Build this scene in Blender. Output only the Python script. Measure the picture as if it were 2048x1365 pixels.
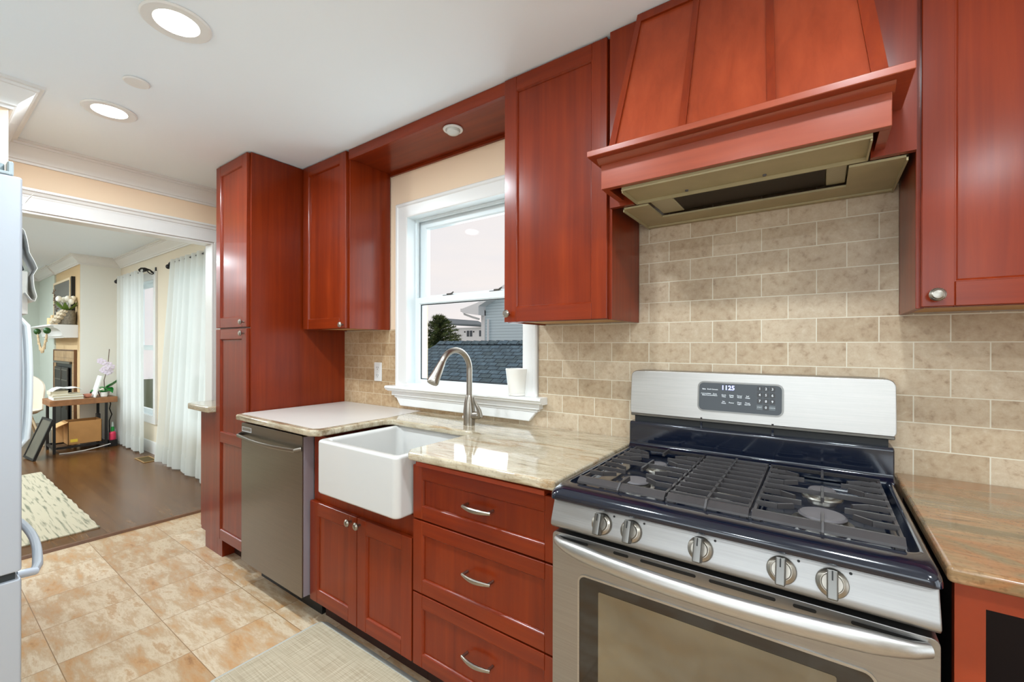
import bpy, bmesh, math, random
from math import pi, sin, cos, radians
from mathutils import Vector, Matrix
for o in list(bpy.data.objects): bpy.data.objects.remove(o)
S = bpy.context.scene
COL = S.collection
random.seed(7)

# ------------------------------------------------------------------ camera
cam_d = bpy.data.cameras.new('camera'); cam = bpy.data.objects.new('camera', cam_d); COL.objects.link(cam)
cam_d.sensor_width = 36.0; cam_d.lens = 868.13 / 2048 * 36.0
cam_d.shift_y = (691.73 - 682.5) / 2048
cam_d.clip_start = 0.02; cam_d.clip_end = 300
cam.location = (0.591, -1.727, 1.290)
cam.rotation_euler = (Matrix.Rotation(radians(35.438), 3, 'Z') @ Matrix.Rotation(pi/2, 3, 'X') @ Matrix.Rotation(radians(0.128), 3, 'Z')).to_euler()
S.camera = cam
S.view_settings.view_transform = 'Standard'; S.view_settings.look = 'None'
S.view_settings.gamma = 1.0; S.view_settings.use_curve_mapping = False
S.view_settings.exposure = 0.0

# ------------------------------------------------------------------ world, daylight and added fill
W = bpy.data.worlds.new('overcast_sky'); S.world = W; W.use_nodes = True
wn = W.node_tree; wn.nodes.clear()
wo = wn.nodes.new('ShaderNodeOutputWorld'); wb = wn.nodes.new('ShaderNodeBackground')
tc = wn.nodes.new('ShaderNodeTexCoord'); mp = wn.nodes.new('ShaderNodeMapping'); nz = wn.nodes.new('ShaderNodeTexNoise')
cr = wn.nodes.new('ShaderNodeValToRGB')
mp.inputs['Scale'].default_value = (1.5, 1.5, 7); nz.inputs['Scale'].default_value = 2.2; nz.inputs['Detail'].default_value = 5
cr.color_ramp.elements[0].position = .3; cr.color_ramp.elements[0].color = (.80, .77, .79, 1)
cr.color_ramp.elements[1].position = .7; cr.color_ramp.elements[1].color = (.90, .82, .79, 1)
wn.links.new(tc.outputs['Generated'], mp.inputs[0]); wn.links.new(mp.outputs[0], nz.inputs[0])
wn.links.new(nz.outputs[0], cr.inputs[0]); wn.links.new(cr.outputs[0], wb.inputs[0]); wn.links.new(wb.outputs[0], wo.inputs[0])
wb.inputs[1].default_value = 1.1

def area(name, loc, rot, sx, sy, power, col, shape='RECTANGLE', spread=180):
    l = bpy.data.lights.new(name, 'AREA'); l.shape = shape; l.size = sx
    if shape == 'RECTANGLE': l.size_y = sy
    l.energy = power; l.color = col; l.spread = radians(spread)
    o = bpy.data.objects.new(name, l); COL.objects.link(o); o.location = loc; o.rotation_euler = rot
    return o
# daylight falling in through the kitchen and dining windows (lights stand outside the panes)
area('daylight_kitchen_window', (-.98, .55, 1.6), (radians(-90), 0, 0), 1.1, 1.2, 14, (.86, .95, 1))
area('daylight_dining_near', (-4.25, .5, 1.3), (radians(-90), 0, 0), 1.7, 1.9, 12, (.84, .98, 1))
area('daylight_dining_far', (-6.2, .5, 1.3), (radians(-90), 0, 0), 1.0, 1.9, 8, (.90, .97, 1))
area('fill_light_right', (3.35, -1.5, 1.25), (0, radians(90), 0), 2.0, 1.9, 26, (.76, .90, 1))  # soft fill added from the right, set outside an invented glass door
area('fill_light_back', (.5, -4.3, 1.5), (radians(90), 0, 0), 2.6, 1.5, 36, (.80, .92, 1))  # large area light added behind the camera as frontal fill

# ------------------------------------------------------------------ materials
MATS = {}
def nodes(name):
    m = bpy.data.materials.new(name); m.use_nodes = True
    nt = m.node_tree; b = nt.nodes['Principled BSDF']
    MATS[name] = m
    return m, nt, b
def lin(r, g, b):
    f = lambda c: (c/255/12.92) if c/255 <= .04045 else ((c/255+.055)/1.055)**2.4
    return (f(r), f(g), f(b), 1)
def plain(name, col, rough=.5, metal=0, coat=0, spec=.5, bump=0, bscale=60, var=0, vscale=6, emit=None, es=0, trans=0):
    m, nt, b = nodes(name)
    b.inputs['Base Color'].default_value = col; b.inputs['Roughness'].default_value = rough
    b.inputs['Metallic'].default_value = metal; b.inputs['Coat Weight'].default_value = coat
    b.inputs['Coat Roughness'].default_value = .06
    b.inputs['Specular IOR Level'].default_value = spec
    t = nt.nodes.new('ShaderNodeTexCoord')
    n = nt.nodes.new('ShaderNodeTexNoise'); n.inputs['Scale'].default_value = vscale; n.inputs['Detail'].default_value = 4
    nt.links.new(t.outputs['Object'], n.inputs[0])
    if var:
        mx = nt.nodes.new('ShaderNodeMix'); mx.data_type = 'RGBA'; mx.blend_type = 'MULTIPLY'
        r = nt.nodes.new('ShaderNodeValToRGB'); r.color_ramp.elements[0].color = (1-var,)*3+(1,); r.color_ramp.elements[1].color = (1, 1, 1, 1)
        r.color_ramp.elements[0].position = .3; r.color_ramp.elements[1].position = .7
        nt.links.new(n.outputs[0], r.inputs[0]); nt.links.new(r.outputs[0], mx.inputs[7]); mx.inputs[6].default_value = col; mx.inputs[0].default_value = 1
        nt.links.new(mx.outputs[2], b.inputs['Base Color'])
    if bump:
        n2 = nt.nodes.new('ShaderNodeTexNoise'); n2.inputs['Scale'].default_value = bscale; n2.inputs['Detail'].default_value = 3
        nt.links.new(t.outputs['Object'], n2.inputs[0])
        bp = nt.nodes.new('ShaderNodeBump'); bp.inputs['Strength'].default_value = bump; bp.inputs['Distance'].default_value = .002
        nt.links.new(n2.outputs[0], bp.inputs['Height']); nt.links.new(bp.outputs[0], b.inputs['Normal'])
    if emit: b.inputs['Emission Color'].default_value = emit; b.inputs['Emission Strength'].default_value = es
    if trans: b.inputs['Transmission Weight'].default_value = trans
    return m
def wood(name, c0, c1, c2, scale, rough=.4, coat=.45, detail_dark=.86):
    m, nt, b = nodes(name)
    t = nt.nodes.new('ShaderNodeTexCoord'); mp = nt.nodes.new('ShaderNodeMapping'); mp.inputs['Scale'].default_value = scale
    n = nt.nodes.new('ShaderNodeTexNoise'); n.inputs['Scale'].default_value = 1.0; n.inputs['Detail'].default_value = 6; n.inputs['Roughness'].default_value = .62
    n.inputs['Distortion'].default_value = .4
    nt.links.new(t.outputs['Object'], mp.inputs[0]); nt.links.new(mp.outputs[0], n.inputs[0])
    r = nt.nodes.new('ShaderNodeValToRGB'); e = r.color_ramp.elements
    e[0].position = .3; e[0].color = c0; e[1].position = .72; e[1].color = c2; k = e.new(.5); k.color = c1
    nt.links.new(n.outputs[0], r.inputs[0])
    # broad blotch of the stain
    n2 = nt.nodes.new('ShaderNodeTexNoise'); n2.inputs['Scale'].default_value = 3.0; n2.inputs['Detail'].default_value = 3
    nt.links.new(t.outputs['Object'], n2.inputs[0])
    r2 = nt.nodes.new('ShaderNodeValToRGB'); r2.color_ramp.elements[0].position = .3; r2.color_ramp.elements[1].position = .7
    r2.color_ramp.elements[0].color = (detail_dark,)*3+(1,); r2.color_ramp.elements[1].color = (1.08, 1.08, 1.08, 1)
    nt.links.new(n2.outputs[0], r2.inputs[0])
    mx = nt.nodes.new('ShaderNodeMix'); mx.data_type = 'RGBA'; mx.blend_type = 'MULTIPLY'; mx.inputs[0].default_value = 1
    nt.links.new(r.outputs[0], mx.inputs[6]); nt.links.new(r2.outputs[0], mx.inputs[7]); nt.links.new(mx.outputs[2], b.inputs['Base Color'])
    b.inputs['Roughness'].default_value = rough; b.inputs['Coat Weight'].default_value = coat; b.inputs['Coat Roughness'].default_value = .2; b.inputs['Coat IOR'].default_value = 1.55
    b.inputs['Specular IOR Level'].default_value = .1
    return m
C0, C1, C2 = lin(108, 32, 6), lin(121, 39, 8), lin(133, 47, 11)
wood('cherry', C0, C1, C2, (26, 26, 1.1))
wood('cherry_rail', C0, C1, C2, (1.1, 26, 26))
wood('cherry_light', lin(132, 50, 22), lin(142, 56, 27), lin(152, 63, 32), (22, 22, 1.2))
wood('cherry_light_rail', lin(132, 52, 26), lin(144, 60, 32), lin(154, 68, 38), (1.3, 22, 22), coat=1.0)
plain('cherry_edge', lin(160, 58, 22), .4, var=.15, vscale=20)
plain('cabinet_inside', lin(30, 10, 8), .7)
plain('cabinet_bottom', lin(196, 150, 96), .6, var=.2)
plain('toe_kick', lin(48, 20, 12), .6)
plain('black', lin(10, 10, 10), .5)
plain('dark_gap', lin(14, 6, 5), .8)
plain('white_trim', lin(228, 227, 224), .28, coat=.1)
plain('white_vinyl', lin(226, 234, 236), .3)
plain('white_paint', lin(228, 226, 222), .35)
plain('ceiling_paint', lin(238, 246, 252), .85, bump=.03, bscale=200)
plain('wall_peach', lin(240, 214, 184), .75, bump=.04, bscale=120)
plain('wall_beige', lin(222, 210, 188), .75, bump=.04, bscale=120)
plain('wall_grey', lin(232, 230, 221), .8, bump=.03, bscale=120)
plain('wall_sage', lin(196, 202, 190), .8)
plain('wall_tan', lin(206, 176, 132), .8)
plain('nickel', lin(164, 157, 147), .3, metal=1, var=.1, vscale=90)
plain('chrome_dark', lin(120, 118, 114), .3, metal=1)
plain('porcelain', lin(204, 202, 198), .15, coat=.5)
plain('ceramic_white', lin(234, 230, 222), .25)
plain('enamel', lin(10, 17, 32), .12, coat=.6, spec=.5)
plain('cast_iron', lin(66, 62, 62), .34, metal=.2, bump=.12, bscale=500, var=.25, vscale=14)
plain('burner_cap', lin(92, 88, 90), .5, bump=.2, bscale=400)
plain('burner_metal', lin(150, 146, 138), .35, metal=1)
plain('hood_beige', lin(172, 158, 120), .45, metal=.15, var=.12, vscale=14)
plain('hood_screen', lin(60, 48, 34), .5, metal=.6, bump=1, bscale=700, var=.6, vscale=160)
plain('hood_lens', lin(166, 156, 124), .3, bump=.4, bscale=300)
plain('dark_glass', lin(16, 15, 15), .06, coat=.5, spec=.6)
plain('oven_glass', lin(112, 98, 74), .07, coat=.8, spec=.8, var=.35, vscale=5)
plain('display_glass', lin(16, 22, 27), .12, coat=.2, spec=.4)
plain('key_grey', lin(92, 98, 100), .4)
plain('key_dark', lin(34, 32, 32), .3)
plain('print_white', lin(225, 228, 230), .5)
plain('led_digits', lin(160, 170, 255), .4, emit=lin(165, 175, 255), es=2.2)
plain('lamp_face', lin(255, 250, 240), .4, emit=(1, .97, .9, 1), es=9)
plain('bulb_off', lin(205, 206, 200), .2, coat=.3)
plain('fridge_steel', lin(178, 184, 192), .34, metal=.25, bump=.03, bscale=300)
plain('fridge_grey', lin(160, 172, 176), .35, metal=.2)
plain('fridge_seal', lin(36, 42, 44), .6)
plain('paper', lin(236, 232, 222), .7)
plain('paper_blue', lin(70, 92, 130), .6)
plain('iron_black', lin(18, 15, 14), .5)
plain('granite_edge', lin(200, 180, 140), .2)
plain('cardboard', lin(196, 142, 84), .8, var=.15, vscale=8)
plain('cardboard_light', lin(226, 176, 116), .8)
plain('cardboard_dark', lin(120, 80, 46), .8)
plain('label_yellow', lin(240, 205, 70), .6)
plain('desk_wood', lin(160, 108, 66), .5, var=.35, vscale=18)
plain('dark_trim_wood', lin(112, 74, 44), .5, var=.3, vscale=18)  # darker brown wood of the floor threshold and fireplace edging
plain('book_cover', lin(224, 216, 196), .6)
plain('book_pages', lin(206, 196, 172), .8)
plain('book_white', lin(236, 238, 232), .5)
plain('pink_clay', lin(204, 138, 116), .4)
plain('leaf_green', lin(40, 150, 60), .35, var=.3, vscale=30)
plain('leaf_dark', lin(34, 84, 26), .35, var=.3, vscale=30)
plain('tulip_leaf', lin(94, 122, 44), .5, var=.3, vscale=30)
plain('petal_white', lin(250, 244, 228), .5)
plain('petal_orchid', lin(238, 224, 238), .5)
plain('stem_brown', lin(104, 82, 66), .6)
plain('bark', lin(52, 40, 28), .8)
plain('driftwood', lin(214, 186, 144), .6, var=.4, vscale=30)
plain('stone_beige', lin(222, 206, 178), .6, var=.3, vscale=30)
plain('stone_grey', lin(150, 140, 122), .6, var=.5, vscale=60)
plain('candle_wax', lin(226, 190, 140), .5)
plain('tv_screen', lin(96, 92, 86), .4)
plain('frame_oak', lin(226, 204, 168), .5)
plain('fire_iron', lin(48, 42, 36), .5, metal=.5, var=.3, vscale=20)
plain('fire_iron_light', lin(104, 96, 84), .4, metal=.7)
plain('slate_art', lin(96, 90, 76), .35, var=.2, vscale=8)
plain('chair_white', lin(226, 214, 196), .45)
plain('pink_plastic', lin(226, 62, 96), .35)
plain('green_plastic', lin(34, 150, 66), .35)
plain('bottle_clear', lin(200, 214, 206), .2)
plain('tower_plastic', lin(30, 26, 34), .4)
plain('brass_vent', lin(176, 142, 92), .4, metal=.6)
plain('vent_dark', lin(112, 96, 62), .6, metal=.3)
plain('cord_white', lin(210, 206, 200), .5)
plain('house_white', lin(246, 247, 250), .7)
plain('house_trim', lin(232, 234, 236), .6)
plain('house_glass', lin(60, 70, 80), .2)
plain('house_roof_grey', lin(110, 120, 126), .8)
plain('lawn', lin(84, 96, 60), .9, var=.3, vscale=2)
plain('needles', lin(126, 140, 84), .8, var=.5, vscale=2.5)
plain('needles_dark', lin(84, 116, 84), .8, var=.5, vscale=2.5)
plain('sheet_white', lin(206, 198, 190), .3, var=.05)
plain('steel_side', lin(150, 140, 146), .4, metal=.3)
plain('mat_edge', lin(184, 184, 176), .6)

def steel(name, col, rough, scale, strength=.06, metal=1):
    m, nt, b = nodes(name)
    b.inputs['Metallic'].default_value = metal
    t = nt.nodes.new('ShaderNodeTexCoord'); mp = nt.nodes.new('ShaderNodeMapping'); mp.inputs['Scale'].default_value = scale
    n = nt.nodes.new('ShaderNodeTexNoise'); n.inputs['Scale'].default_value = 1; n.inputs['Detail'].default_value = 4; n.inputs['Roughness'].default_value = .7
    nt.links.new(t.outputs['Object'], mp.inputs[0]); nt.links.new(mp.outputs[0], n.inputs[0])
    bp = nt.nodes.new('ShaderNodeBump'); bp.inputs['Strength'].default_value = strength; bp.inputs['Distance'].default_value = .001
    nt.links.new(n.outputs[0], bp.inputs['Height']); nt.links.new(bp.outputs[0], b.inputs['Normal'])
    r = nt.nodes.new('ShaderNodeValToRGB'); r.color_ramp.elements[0].position = .3; r.color_ramp.elements[1].position = .7
    r.color_ramp.elements[0].color = tuple(c*.92 for c in col[:3])+(1,); r.color_ramp.elements[1].color = tuple(min(1, c*1.07) for c in col[:3])+(1,)
    nt.links.new(n.outputs[0], r.inputs[0]); nt.links.new(r.outputs[0], b.inputs['Base Color'])
    g = nt.nodes.new('ShaderNodeMapRange'); g.inputs['To Min'].default_value = rough-.05; g.inputs['To Max'].default_value = rough+.06
    nt.links.new(n.outputs[0], g.inputs['Value']); nt.links.new(g.outputs['Result'], b.inputs['Roughness'])
    return m
steel('steel', lin(160, 158, 156), .38, (6, 260, 260))
steel('steel_bright', lin(182, 179, 175), .38, (6, 260, 260))
steel('steel_dw', lin(126, 118, 108), .32, (6, 260, 260))
steel('steel_dw_side', lin(160, 152, 156), .34, (8, 500, 900))

def glass_pane():
    m = bpy.data.materials.new('pane_glass'); m.use_nodes = True; nt = m.node_tree; nt.nodes.clear(); MATS['pane_glass'] = m
    o = nt.nodes.new('ShaderNodeOutputMaterial'); mx = nt.nodes.new('ShaderNodeMixShader')
    tr = nt.nodes.new('ShaderNodeBsdfTransparent'); gl = nt.nodes.new('ShaderNodeBsdfGlossy'); fr = nt.nodes.new('ShaderNodeLayerWeight')
    pw = nt.nodes.new('ShaderNodeMath'); pw.operation = 'POWER'; pw.inputs[1].default_value = 5; ma = nt.nodes.new('ShaderNodeMath'); ma.operation = 'MULTIPLY_ADD'; ma.inputs[1].default_value = .35; ma.inputs[2].default_value = .001
    nt.links.new(fr.outputs['Facing'], pw.inputs[0]); nt.links.new(pw.outputs[0], ma.inputs[0])
    gl.inputs['Roughness'].default_value = .01; tr.inputs[0].default_value = (.985, .995, .995, 1)
    nt.links.new(ma.outputs[0], mx.inputs[0]); nt.links.new(tr.outputs[0], mx.inputs[1]); nt.links.new(gl.outputs[0], mx.inputs[2]); nt.links.new(mx.outputs[0], o.inputs[0])
glass_pane()
def sheer():
    m = bpy.data.materials.new('sheer_cloth'); m.use_nodes = True; nt = m.node_tree; nt.nodes.clear(); MATS['sheer_cloth'] = m
    o = nt.nodes.new('ShaderNodeOutputMaterial'); a = nt.nodes.new('ShaderNodeMixShader'); b = nt.nodes.new('ShaderNodeMixShader')
    d = nt.nodes.new('ShaderNodeBsdfDiffuse'); t = nt.nodes.new('ShaderNodeBsdfTranslucent'); tr = nt.nodes.new('ShaderNodeBsdfTransparent')
    d.inputs[0].default_value = (.80, .80, .77, 1); t.inputs[0].default_value = (.76, .80, .77, 1)
    a.inputs[0].default_value = .5; b.inputs[0].default_value = .12
    nt.links.new(d.outputs[0], a.inputs[1]); nt.links.new(t.outputs[0], a.inputs[2]); nt.links.new(a.outputs[0], b.inputs[1]); nt.links.new(tr.outputs[0], b.inputs[2]); nt.links.new(b.outputs[0], o.inputs[0])
sheer()

def granite(name, cols, scale, patches, rough=.07):
    m, nt, b = nodes(name)
    t = nt.nodes.new('ShaderNodeTexCoord'); mp = nt.nodes.new('ShaderNodeMapping'); mp.inputs['Scale'].default_value = scale; mp.inputs['Rotation'].default_value = (0, 0, radians(-7))
    n = nt.nodes.new('ShaderNodeTexNoise'); n.inputs['Scale'].default_value = 1; n.inputs['Detail'].default_value = 9; n.inputs['Roughness'].default_value = .68; n.inputs['Distortion'].default_value = 1.1
    nt.links.new(t.outputs['Object'], mp.inputs[0]); nt.links.new(mp.outputs[0], n.inputs[0])
    r = nt.nodes.new('ShaderNodeValToRGB'); e = r.color_ramp.elements
    pos = [.28, .38, .47, .55, .64, .74]
    e[0].position = pos[0]; e[0].color = cols[0]; e[1].position = pos[-1]; e[1].color = cols[5]
    for p, c in zip(pos[1:-1], cols[1:-1]): k = e.new(p); k.color = c
    nt.links.new(n.outputs[0], r.inputs[0])
    v = nt.nodes.new('ShaderNodeTexNoise'); v.inputs['Scale'].default_value = 130; v.inputs['Detail'].default_value = 2
    nt.links.new(t.outputs['Object'], v.inputs[0])
    r2 = nt.nodes.new('ShaderNodeValToRGB'); r2.color_ramp.elements[0].position = .34; r2.color_ramp.elements[1].position = .44
    r2.color_ramp.elements[0].color = (.45, .4, .36, 1); r2.color_ramp.elements[1].color = (1, 1, 1, 1)
    nt.links.new(v.outputs[0], r2.inputs[0])
    mx = nt.nodes.new('ShaderNodeMix'); mx.data_type = 'RGBA'; mx.blend_type = 'MULTIPLY'; mx.inputs[0].default_value = .35
    nt.links.new(r.outputs[0], mx.inputs[6]); nt.links.new(r2.outputs[0], mx.inputs[7]); nt.links.new(mx.outputs[2], b.inputs['Base Color'])
    p = nt.nodes.new('ShaderNodeTexNoise'); p.inputs['Scale'].default_value = 1; p.inputs['Detail'].default_value = 5; p.inputs['Roughness'].default_value = .6; p.inputs['Distortion'].default_value = .8
    mq = nt.nodes.new('ShaderNodeMapping'); mq.inputs['Scale'].default_value = (2.6, 7.5, 7.5); nt.links.new(t.outputs['Object'], mq.inputs[0]); nt.links.new(mq.outputs[0], p.inputs[0])
    r3 = nt.nodes.new('ShaderNodeValToRGB'); e = r3.color_ramp.elements; e[0].position = .34; e[0].color = patches[0]; e[1].position = .68; e[1].color = patches[-1]
    for i, cc in enumerate(patches[1:-1]): k = e.new(.34+.34*(i+1)/(len(patches)-1)); k.color = cc
    nt.links.new(p.outputs[0], r3.inputs[0])
    m3 = nt.nodes.new('ShaderNodeMix'); m3.data_type = 'RGBA'; m3.blend_type = 'MULTIPLY'; m3.inputs[0].default_value = 1
    nt.links.new(mx.outputs[2], m3.inputs[6]); nt.links.new(r3.outputs[0], m3.inputs[7]); nt.links.new(m3.outputs[2], b.inputs['Base Color'])
    b.inputs['Roughness'].default_value = rough; b.inputs['Coat Weight'].default_value = .3; b.inputs['Coat Roughness'].default_value = .03
granite('granite_beige', [lin(96, 84, 68), lin(150, 132, 104), lin(188, 176, 150), lin(200, 190, 168), lin(170, 142, 104), lin(208, 200, 184)], (2.6, 15, 15), [(.60, .55, .50, 1), (.95, .94, .93, 1), (.76, .71, .66, 1), (1.0, .98, .97, 1)])
granite('granite_brown', [lin(120, 104, 92), lin(176, 160, 146), lin(206, 192, 176), lin(186, 170, 152), lin(222, 206, 190), lin(236, 226, 212)], (4, 26, 26), [(.30, .26, .17, 1), (.50, .36, .22, 1), (.54, .29, .15, 1), (.38, .33, .22, 1), (.74, .50, .34, 1)], .14)

def brick(name, w, h, phase, zoff, cols, grout, mortar=.0022, axes='XZ', offset=.5, noise_s=42, bumpy=.3, rough=.45, stain=None, coat=0):
    m, nt, b = nodes(name)
    g = nt.nodes.new('ShaderNodeNewGeometry'); s = nt.nodes.new('ShaderNodeSeparateXYZ'); c = nt.nodes.new('ShaderNodeCombineXYZ')
    nt.links.new(g.outputs['Position'], s.inputs[0])
    a = [nt.nodes.new('ShaderNodeMath') for _ in range(2)]
    for q, ax, off in zip(a, axes, (phase, zoff)):
        q.operation = 'SUBTRACT'; q.inputs[1].default_value = off; nt.links.new(s.outputs[ax], q.inputs[0])
    nt.links.new(a[0].outputs[0], c.inputs[0]); nt.links.new(a[1].outputs[0], c.inputs[1])
    bt = nt.nodes.new('ShaderNodeTexBrick'); bt.offset = offset; bt.offset_frequency = 2; bt.squash = 1
    bt.inputs['Scale'].default_value = 1; bt.inputs['Brick Width'].default_value = w; bt.inputs['Row Height'].default_value = h
    bt.inputs['Mortar Size'].default_value = mortar; bt.inputs['Mortar Smooth'].default_value = .15; bt.inputs['Bias'].default_value = 0
    bt.inputs['Color1'].default_value = (0, 0, 0, 1); bt.inputs['Color2'].default_value = (1, 1, 1, 1); bt.inputs['Mortar'].default_value = (0, 0, 0, 1)
    nt.links.new(c.outputs[0], bt.inputs['Vector'])
    n = nt.nodes.new('ShaderNodeTexNoise'); n.inputs['Scale'].default_value = noise_s; n.inputs['Detail'].default_value = 9; n.inputs['Roughness'].default_value = .7; n.inputs['Distortion'].default_value = .2
    # shift the noise from tile to tile
    ad = nt.nodes.new('ShaderNodeVectorMath'); ad.operation = 'ADD'; sc = nt.nodes.new('ShaderNodeVectorMath'); sc.operation = 'SCALE'; sc.inputs['Scale'].default_value = 3.0
    nt.links.new(bt.outputs['Color'], sc.inputs[0]); nt.links.new(g.outputs['Position'], ad.inputs[0]); nt.links.new(sc.outputs[0], ad.inputs[1])
    if stain:
        mp = nt.nodes.new('ShaderNodeMapping'); mp.inputs['Scale'].default_value = stain[0]; mp.inputs['Rotation'].default_value = stain[1]
        nt.links.new(ad.outputs[0], mp.inputs[0]); nt.links.new(mp.outputs[0], n.inputs[0])
    else: nt.links.new(ad.outputs[0], n.inputs[0])
    r = nt.nodes.new('ShaderNodeValToRGB'); e = r.color_ramp.elements
    e[0].position = .28; e[0].color = cols[0]; e[1].position = .75; e[1].color = cols[-1]
    for i, cc in enumerate(cols[1:-1]): k = e.new(.28 + .47*(i+1)/(len(cols)-1)); k.color = cc
    nt.links.new(n.outputs[0], r.inputs[0])
    tint = nt.nodes.new('ShaderNodeValToRGB'); tint.color_ramp.elements[0].color = (.84, .80, .74, 1); tint.color_ramp.elements[1].color = (1.06, 1.08, 1.10, 1)
    nt.links.new(bt.outputs['Color'], tint.inputs[0])
    mx = nt.nodes.new('ShaderNodeMix'); mx.data_type = 'RGBA'; mx.blend_type = 'MULTIPLY'; mx.inputs[0].default_value = 1
    nt.links.new(r.outputs[0], mx.inputs[6]); nt.links.new(tint.outputs[0], mx.inputs[7])
    m2 = nt.nodes.new('ShaderNodeMix'); m2.data_type = 'RGBA'; nt.links.new(bt.outputs['Fac'], m2.inputs[0])
    nt.links.new(mx.outputs[2], m2.inputs[6]); m2.inputs[7].default_value = grout
    nt.links.new(m2.outputs[2], b.inputs['Base Color'])
    sub = nt.nodes.new('ShaderNodeMath'); sub.operation = 'MULTIPLY_ADD'; sub.inputs[1].default_value = -1.0
    nt.links.new(bt.outputs['Fac'], sub.inputs[0]); nt.links.new(n.outputs[0], sub.inputs[2])
    bp = nt.nodes.new('ShaderNodeBump'); bp.inputs['Strength'].default_value = bumpy; bp.inputs['Distance'].default_value = .002
    nt.links.new(sub.outputs[0], bp.inputs['Height']); nt.links.new(bp.outputs[0], b.inputs['Normal'])
    b.inputs['Roughness'].default_value = rough; b.inputs['Coat Weight'].default_value = coat; b.inputs['Coat Roughness'].default_value = .3
TC = [lin(156, 131, 104), lin(186, 164, 137), lin(195, 176, 150), lin(208, 192, 170)]
TL = [lin(156, 124, 88), lin(184, 154, 118), lin(196, 170, 136), lin(208, 186, 154)]
TP = .1555; TH = .0785
brick('tile_right', TP, TH, -.354 - 20*TP, 1.2245 - 20*TH, TC, lin(214, 206, 186), mortar=.0016)
brick('tile_left', TP, TH, -1.856 - 20*TP, 1.2245 - 20*TH, TL, lin(208, 194, 166), mortar=.0016)
brick('floor_tile', .352, .34, -2.97 - 10*.352, -1.021 - 10*.34, [lin(158, 112, 70), lin(192, 146, 98), lin(190, 160, 126), lin(212, 192, 164), lin(184, 146, 106), lin(206, 184, 154)], lin(146, 112, 76), mortar=.0016, axes='XY', offset=0, noise_s=3.6, bumpy=.3, rough=.38, stain=((1, 3.2, 1), (0, 0, radians(20))), coat=.15)
brick('fire_tile', .1, .1, 0, 1.21, [lin(160, 124, 84), lin(190, 156, 112)], lin(120, 92, 62), axes='XZ', offset=0)
brick('roof_shingle', .30, .14, 0, 0, [lin(62, 82, 96), lin(90, 114, 128), lin(120, 146, 160)], lin(34, 48, 58), mortar=.012, axes='XY', noise_s=9, rough=.9, bumpy=1)

def planks(name, w, l, cols, axes, rough, coat):
    brick(name, l, w, 0, 0, cols, lin(30, 18, 12), mortar=.0012, axes=axes, noise_s=5, bumpy=.02, rough=rough, stain=((1.5, 14, 1), (0, 0, 0)), coat=coat)
planks('floor_wood', .083, 1.1, [lin(72, 43, 18), lin(98, 62, 28), lin(116, 79, 40)], 'XY', .24, 0)
MATS['floor_wood'].node_tree.nodes['Principled BSDF'].inputs['Specular IOR Level'].default_value = .35

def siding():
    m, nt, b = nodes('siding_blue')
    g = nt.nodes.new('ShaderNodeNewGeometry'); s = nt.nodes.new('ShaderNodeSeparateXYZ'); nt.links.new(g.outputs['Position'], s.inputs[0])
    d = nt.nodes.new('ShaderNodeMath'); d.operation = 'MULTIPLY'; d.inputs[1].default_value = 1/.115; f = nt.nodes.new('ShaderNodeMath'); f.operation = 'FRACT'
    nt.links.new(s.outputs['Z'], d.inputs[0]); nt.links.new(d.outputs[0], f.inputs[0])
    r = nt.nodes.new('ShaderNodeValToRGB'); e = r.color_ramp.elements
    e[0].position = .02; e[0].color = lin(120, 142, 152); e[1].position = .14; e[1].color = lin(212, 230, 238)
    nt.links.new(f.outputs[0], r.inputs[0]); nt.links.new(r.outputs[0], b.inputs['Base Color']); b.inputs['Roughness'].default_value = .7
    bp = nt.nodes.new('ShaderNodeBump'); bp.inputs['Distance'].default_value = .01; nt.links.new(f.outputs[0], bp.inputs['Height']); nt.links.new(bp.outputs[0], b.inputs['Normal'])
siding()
def rugmat():
    m, nt, b = nodes('rug_weave')
    t = nt.nodes.new('ShaderNodeTexCoord'); mp = nt.nodes.new('ShaderNodeMapping'); mp.inputs['Scale'].default_value = (3.2, 46, 1); mp.inputs['Rotation'].default_value = (0, 0, radians(4))
    n = nt.nodes.new('ShaderNodeTexNoise'); n.inputs['Scale'].default_value = 1.2; n.inputs['Detail'].default_value = 8; n.inputs['Distortion'].default_value = .25
    nt.links.new(t.outputs['Object'], mp.inputs[0]); nt.links.new(mp.outputs[0], n.inputs[0])
    r = nt.nodes.new('ShaderNodeValToRGB'); e = r.color_ramp.elements; e[0].position = .33; e[0].color = lin(118, 118, 98); e[1].position = .48; e[1].color = lin(186, 176, 152)
    nt.links.new(n.outputs[0], r.inputs[0]); nt.links.new(r.outputs[0], b.inputs['Base Color']); b.inputs['Roughness'].default_value = .95
rugmat()
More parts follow.
